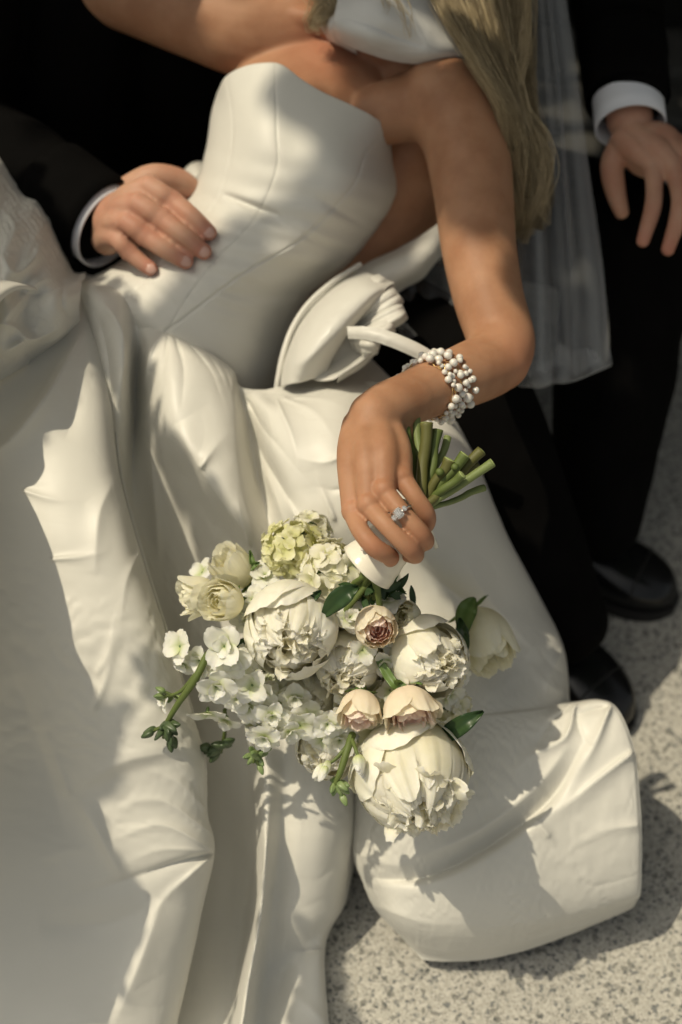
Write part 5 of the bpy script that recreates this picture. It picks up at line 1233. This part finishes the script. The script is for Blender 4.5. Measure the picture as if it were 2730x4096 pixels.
# ribbon round the handle
H0, H1 = P(1475, 2262, 1.312), P(1690, 2035, 1.298)
axh = H1 - H0; nh = 30
p = np.array([H0 + axh * t for t in np.linspace(-.04, .92, nh)]); t_, u_, w_ = frames(p)
th = np.linspace(0, 2 * math.pi, 48, endpoint=False)
prof_r = np.interp(np.linspace(0, 1, nh), [0, .04, .2, .5, 1], [.0285, .0275, .0255, .023, .020])
v = p[:, None] + (prof_r[:, None] * (1 + .025 * np.sin(th[None] * 3 + np.linspace(0, 9, nh)[:, None]) + .012 * np.sin(th[None] * 2 + np.linspace(0, 40, nh)[:, None])))[..., None] * (u_[:, None] * np.cos(th)[None, :, None] + w_[:, None] * np.sin(th)[None, :, None])
rb = obj('ribbon_wrap', v, grid_faces(nh, 48, True), M['ribbon'], bouquet); s_ = rb.modifiers.new('s', 'SOLIDIFY'); s_.thickness = .0012
v, f = ellipsoid(P(1452, 2196, 1.2835), (.0022,) * 3, 12); obj('pearl_pin', v, f, M['pearl'], rb)
panel('ribbon_tail', [[(1700,2110,1.315),(1712,2105,1.313),(1722,2100,1.315)], [(1718,2150,1.33),(1730,2146,1.328),(1738,2142,1.33)], [(1742,2196,1.34),(1750,2192,1.338),(1756,2190,1.34)]], M['ribbon'], bouquet, 14, 8, .0003, 71)
# ------------------------------------------------------------------ jewellery
brac = empty('pearl_bracelet', P(1740, 1550, 1.385), 'gold wire bracelet of clustered white pearls on the bride\'s wrist', 'bracelet')
r_ = np.random.default_rng(5)
ca, cb = P(1780, 1530, 1.394), P(1690, 1572, 1.368)
axb = (cb - ca) / np.linalg.norm(cb - ca); Bb = basis(axb)
cen = P(1748, 1543, 1.384)
v0, f0 = ellipsoid((0, 0, 0), (1, 1, 1), 12); pm = new_mesh('pearl', v0, f0, M['pearl'])
def on_arm(ang, off):
    o_ = cen + axb * off; dv = Bb[0] * math.cos(ang) + Bb[1] * math.sin(ang)
    h = bride_bvh.ray_cast(Vector(o_ + dv * .10), Vector(-dv))
    return (np.array(h[0]) if h[0] is not None else o_ + dv * .031), dv
placed = []; tries = 0
while len(placed) < 130 and tries < 9000:
    tries += 1
    ang = r_.uniform(0, 2 * math.pi); off = r_.uniform(-.0165, .0165); rr = r_.choice([.0024, .0029, .0036, .0043, .0050], p=[.2, .25, .25, .18, .12])
    s_, dv = on_arm(ang, off); c = s_ + dv * (rr * .9 + r_.choice([0, .0025], p=[.7, .3]))
    if any(np.linalg.norm(c - c2) < (rr + r2) * .92 for c2, r2 in placed): continue
    placed.append((c, rr))
    o = bpy.data.objects.new('pearl', pm); COL.objects.link(o); o.parent = brac; o.location = c - ORIG[brac.name]; o.scale = (rr,) * 3
for k in range(5):
    offs = r_.uniform(-.013, .013); pts = []
    for ang in np.linspace(0, 2 * math.pi, 40): 
        s_, dv = on_arm(ang, offs + .003 * math.sin(ang * 5 + k)); pts.append(s_ + dv * (.0018 + .001 * math.sin(ang * 9 + k)))
    v, f = sweep(pts, [.0004] * 40, n=120, seg=6); obj('wire', v, f, M['gold'], brac)

ring_c = P(1612, 2050, 1.243); fd = P(1690, 2140, 1.248) - P(1537, 1966, 1.257); fd /= np.linalg.norm(fd)
ring = empty('engagement_ring', ring_c, 'silver ring with square cut stone on the bride\'s finger', 'ring')
Bf = basis(fd); th = np.linspace(0, 2 * math.pi, 36)
v, f = sweep([ring_c + (Bf[0] * math.cos(a) + Bf[1] * math.sin(a)) * .0098 for a in th], [.0009] * 36, n=72, seg=8, caps=False); obj('band', v, f, M['silver'], ring)
out = CAM - ring_c; out -= fd * (out @ fd); out /= np.linalg.norm(out); out = out + .25 * np.cross(fd, out); out /= np.linalg.norm(out); sd = np.cross(fd, out)
gc = ring_c + out * .0118
def gem(c, a, b, h, parent, name='gem'):
    lv = []
    for sx, z in ((.55, h), (1, h * .35), (.8, -h * .2), (.15, -h)):
        for qx, qy in ((-1, -.5), (-.5, -1), (.5, -1), (1, -.5), (1, .5), (.5, 1), (-.5, 1), (-1, .5)): lv.append(c + fd * a * sx * qx + sd * b * sx * qy + out * z)
    f = grid_faces(4, 8, True).tolist() + [list(range(8))[::-1], list(range(24, 32))]
    return obj(name, np.array(lv), f, M['gem'], parent, smooth=False)
gem(gc, .0046, .0041, .0030, ring)
for s_ in (-1, 1): gem(gc + sd * s_ * .0064 - out * .0012, .0024, .0019, .0016, ring, 'side_stone')
for s1 in (-1, 1):
    for s2 in (-1, 1):
        v, f = sweep([gc + fd * .0036 * s1 + sd * .0032 * s2 - out * .003, gc + fd * .0038 * s1 + sd * .0034 * s2 + out * .0016], [.0005, .0005], n=6, seg=6); obj('prong', v, f, M['silver'], ring)
#PART8
# ------------------------------------------------------------------ off-frame tree, above and left, leaves placed where their shade should fall
allv = [v_mid, v_left, v_knee, v_right, V3]
bvs = [bvh_of(v.reshape(-1, 3), grid_faces(v.shape[0], v.shape[1])) for v in allv] + [bride_bvh]
def first_hit(px, py):
    return min([ray_depth(b, px, py, 9) for b in bvs])
def inside(p, poly):
    x, y = p; c = False; n_ = len(poly)
    for i in range(n_):
        x0, y0 = poly[i]; x1, y1 = poly[i - 1]
        if (y0 > y) != (y1 > y) and x < (x1 - x0) * (y - y0) / (y1 - y0) + x0: c = not c
    return c
SHADE = [
 ([(400,2870),(480,2800),(700,2880),(800,2960),(800,3060),(640,3110),(400,3170),(350,3050)], 60, (1.2, 1.8)),
 ([(-200,560),(40,720),(190,800),(330,1080),(520,1160),(560,1440),(530,1700),(440,1500),(340,1330),(200,1250),(0,1240),(-200,1300)], 120, (1.0, 1.6)),
 ([(1000,280),(1130,262),(1600,520),(1600,800),(1450,1040),(1180,1300),(1110,1540),(960,1540),(720,1340),(480,1150),(600,1110),(760,1010),(860,930),(960,800),(985,600),(990,430)], 330, (2.9, 3.9)),
 ([(560,1520),(690,1710),(800,1880),(1000,2180),(900,2300),(560,2250),(530,1800)], 60, (1.0, 1.5)),
 ([(830,2950),(1040,2990),(1030,3280),(1045,3560),(940,4096),(700,4096),(860,3430)], 70, (1.0, 1.5)),
 ([(1330,210),(1700,260),(1960,420),(2040,600),(2050,900),(1760,960),(1640,800),(1600,520)], 130, (2.6, 3.6)),
 ([(-100,-100),(600,-60),(930,40),(1000,320),(600,220),(200,60)], 60, (2.6, 3.8)),
 ([(1650,2080),(1850,1760),(2240,2590),(2100,2560),(1900,2450)], 60, (1.1, 1.6)),
 ([(1130,3740),(1300,3740),(1330,4096),(1050,4096)], 24, (1.1, 1.6)),
]
SHADE += [([(2280,-300),(2900,-300),(2900,1060),(2400,1060)], 330, (1.0, 1.7), 1.62)]
LIT = [  # places the sun reaches: (photo polygon, depth or None for the surface there)
 ([(760,2250),(1100,2130),(1420,2250),(1900,2420),(1950,2700),(1900,3100),(1640,3320),(1400,3100),(700,2900),(640,2700)], 1.32),
 ([(1350,1700),(1480,1560),(1700,1420),(1950,1300),(2100,1450),(1800,1700),(2000,1850),(1720,2120),(1480,2290),(1380,2100)], 1.30),
 ([(1000,1580),(1140,1530),(1180,1300),(1330,1140),(1500,1120),(1450,1450),(1340,1700),(1330,2100),(1060,2150),(1000,1800)], None),
 ([(1480,1560),(1700,1420),(1900,1330),(2090,1380),(2080,1480),(1800,1660),(1560,1700)], None), ([(1850,1080),(2030,1080),(2080,1350),(1900,1320)], None),
 ([(620,1480),(740,1400),(930,1600),(1010,1900),(1040,2120),(830,1850),(660,1680)], None),
 ([(340,1450),(420,1500),(460,1900),(520,2200),(600,2500),(440,2800),(380,2800),(310,2600),(230,2300),(130,1990),(200,1860),(190,1740),(280,1720)], None),
 ([(410,3200),(640,3140),(800,3090),(840,3390),(490,3510)], None), ([(630,3600),(850,3440),(800,3660),(690,4096),(470,4096)], None),
 ([(1060,3260),(1150,3160),(1290,3100),(1400,3200),(1370,3500),(1080,3560)], None), ([(1050,3560),(1090,3600),(1000,4096),(950,4096)], None),
 ([(1480,3250),(1700,3290),(1720,3440),(2000,3640),(2230,3400),(2050,2950),(2150,2600),(2260,2620),(2280,2800),(2440,2820),(2540,3050),(2560,3560),(2050,3820),(1700,3830),(1460,3500)], None),
 ([(880,300),(990,262),(985,430),(965,620),(930,790),(860,900),(800,770),(845,500)], None), ([(1060,60),(1280,80),(1320,200),(1200,290),(1120,240)], None), ([(480,1070),(700,1010),(620,1120),(560,1190)], None),
 ([(1640,3900),(2730,3560),(2800,4150),(1560,4150)], 1.84), ([(2480,3050),(2730,2650),(2800,3150)], 2.05), ([(0,1440),(90,1420),(60,1600),(0,1640)], None), ([(560,820),(700,800),(820,930),(700,960)], None),
]
r_ = np.random.default_rng(9)
st_ = np.array(SUN_TO); shade_crown = MB()
e1 = np.cross(st_, (0, 1, 0)); e1 /= np.linalg.norm(e1); e2 = np.cross(st_, e1)
def sun_xy(p): return np.array([p @ e1, p @ e2]).T
def surf(q):
    d_ = first_hit(min(max(q[0], -450), 2600), q[1])
    return P(q[0], q[1], d_) if d_ < 5 else ground_pt(*q)
def pick(poly):
    pa = np.array(poly)
    while True:
        q = (r_.uniform(pa[:, 0].min(), pa[:, 0].max()), r_.uniform(pa[:, 1].min(), pa[:, 1].max()))
        if inside(q, poly): return q
litp = []
for poly, dd in LIT:
    pa = np.array(poly, float); x, y = pa[:, 0], pa[:, 1]; area = .5 * abs(np.dot(x, np.roll(y, 1)) - np.dot(y, np.roll(x, 1)))
    for k in range(int(area / 900) + 20):
        q = pick(poly); litp.append(sun_xy(P(q[0], q[1], dd) if dd else surf(q)))
litp = np.array(litp)
def keeps_sun(c, rad):
    rad += .012 * max(0, c[2] - 2.2)      # farther leaves throw softer, wider edges
    return ((litp - sun_xy(c)) ** 2).sum(1).min() > rad ** 2
anchors = []
for poly, n_, (t0, t1), *dd in SHADE:
    k = tries = 0
    while k < n_ and tries < n_ * 12:
        tries += 1; q = pick(poly); c = (P(*q, dd[0]) if dd else surf(q)) + st_ * r_.uniform(t0, t1)
        for L_ in (r_.uniform(.045, .066), .034, .024):
            if keeps_sun(c, L_ * .46): break
        else: continue
        k += 1
        v, f, at = flat_petal(r_, L_, L_ * r_.uniform(.28, .38), r_.uniform(-.3, .3), r_.uniform(-.5, .3), .15, .03, nu=5, nv=7, round_=1.0)
        nrm = st_ + r_.normal(size=3) * .40; B = basis(nrm / np.linalg.norm(nrm))
        v = rotz(v - (L_ / 2, 0, 0), r_.uniform(0, 6.28)); shade_crown.add(c + v @ B, f, at); anchors.append(c)
anchors = np.array(anchors)
tree = empty('shade_tree', (-2.3, .2, 0), 'unseen leafy tree left of the couple, leaves placed to shade them', 'tree')
trunk = MB(); fork = np.array([-2.1, .1, 1.9])
trunk.add(*sweep([(-2.3, .2, -.05), (-2.28, .2, .8), (-2.2, .14, 1.4), fork], [.13, .10, .085, .07], n=30, seg=20))
lim = [fork]
for k in range(14):
    a = anchors[r_.integers(len(anchors))]; m_ = lerp(fork, a, .5) + (0, 0, .28); tube = sweep([fork, m_, a], [.03, .012, .003], n=18, seg=10)
    if all(keeps_sun(p_, .012) for p_ in cr1(np.array([fork, m_, a]), 40)): trunk.add(*tube)
bark = mat('bark', (.10, .08, .06), .9); n, _ = noise_node(bark, 40, 6); add_bump(bark, n.outputs[0], .6, .01)
trunk.build('trunk', bark, tree)
# the rest of the crown, further left and higher
for k in range(900):
    c = np.array([-2.2, .2, 2.9]) + r_.normal(size=3) * (.55, .8, .45); L_ = r_.uniform(.05, .08)
    if not keeps_sun(c, .05): continue
    v, f, at = flat_petal(r_, L_, L_ * .3, 0, r_.uniform(-.5, .3), .15, .03, nu=5, nv=5, round_=1.0); nv_ = r_.normal(size=3); nv_[2] = abs(nv_[2]) + .6
    shade_crown.add(c + rotz(v, r_.uniform(0, 6.28)) @ basis(nv_ / np.linalg.norm(nv_)), f, at)
# unseen leaf canopy added overhead to dim the sky light behind them
for k in range(4600):
    c = np.array([r_.uniform(-.5, 1.7), r_.uniform(-.45, .85), r_.uniform(1.85, 2.6)]); L_ = r_.uniform(.08, .12)
    if not keeps_sun(c, .055): continue
    v, f, at = flat_petal(r_, L_, L_ * .34, 0, r_.uniform(-.4, .2), .12, .03, nu=4, nv=5, round_=1.0); nv_ = r_.normal(size=3) * .5; nv_[2] = 1
    shade_crown.add(c + rotz(v, r_.uniform(0, 6.28)) @ basis(nv_ / np.linalg.norm(nv_)), f, at)
for k in range(5):  # branches added to carry that canopy
    a = np.array([-.2 + .4 * k, .1 + .5 * (k % 2), 2.25]); trunk2 = sweep([fork + (0, 0, -.05), lerp(fork, a, .5) + (0, .25, .35), a], [.045, .025, .006], n=20, seg=10)
    if all(keeps_sun(p_, .02) for p_ in cr1(np.array([fork, lerp(fork, a, .5) + (0, .25, .35), a]), 40)): obj('branch', *trunk2, bark, tree)
o = shade_crown.build('shade_crown', M['leaf'], tree); o['kind'] = 'stuff'
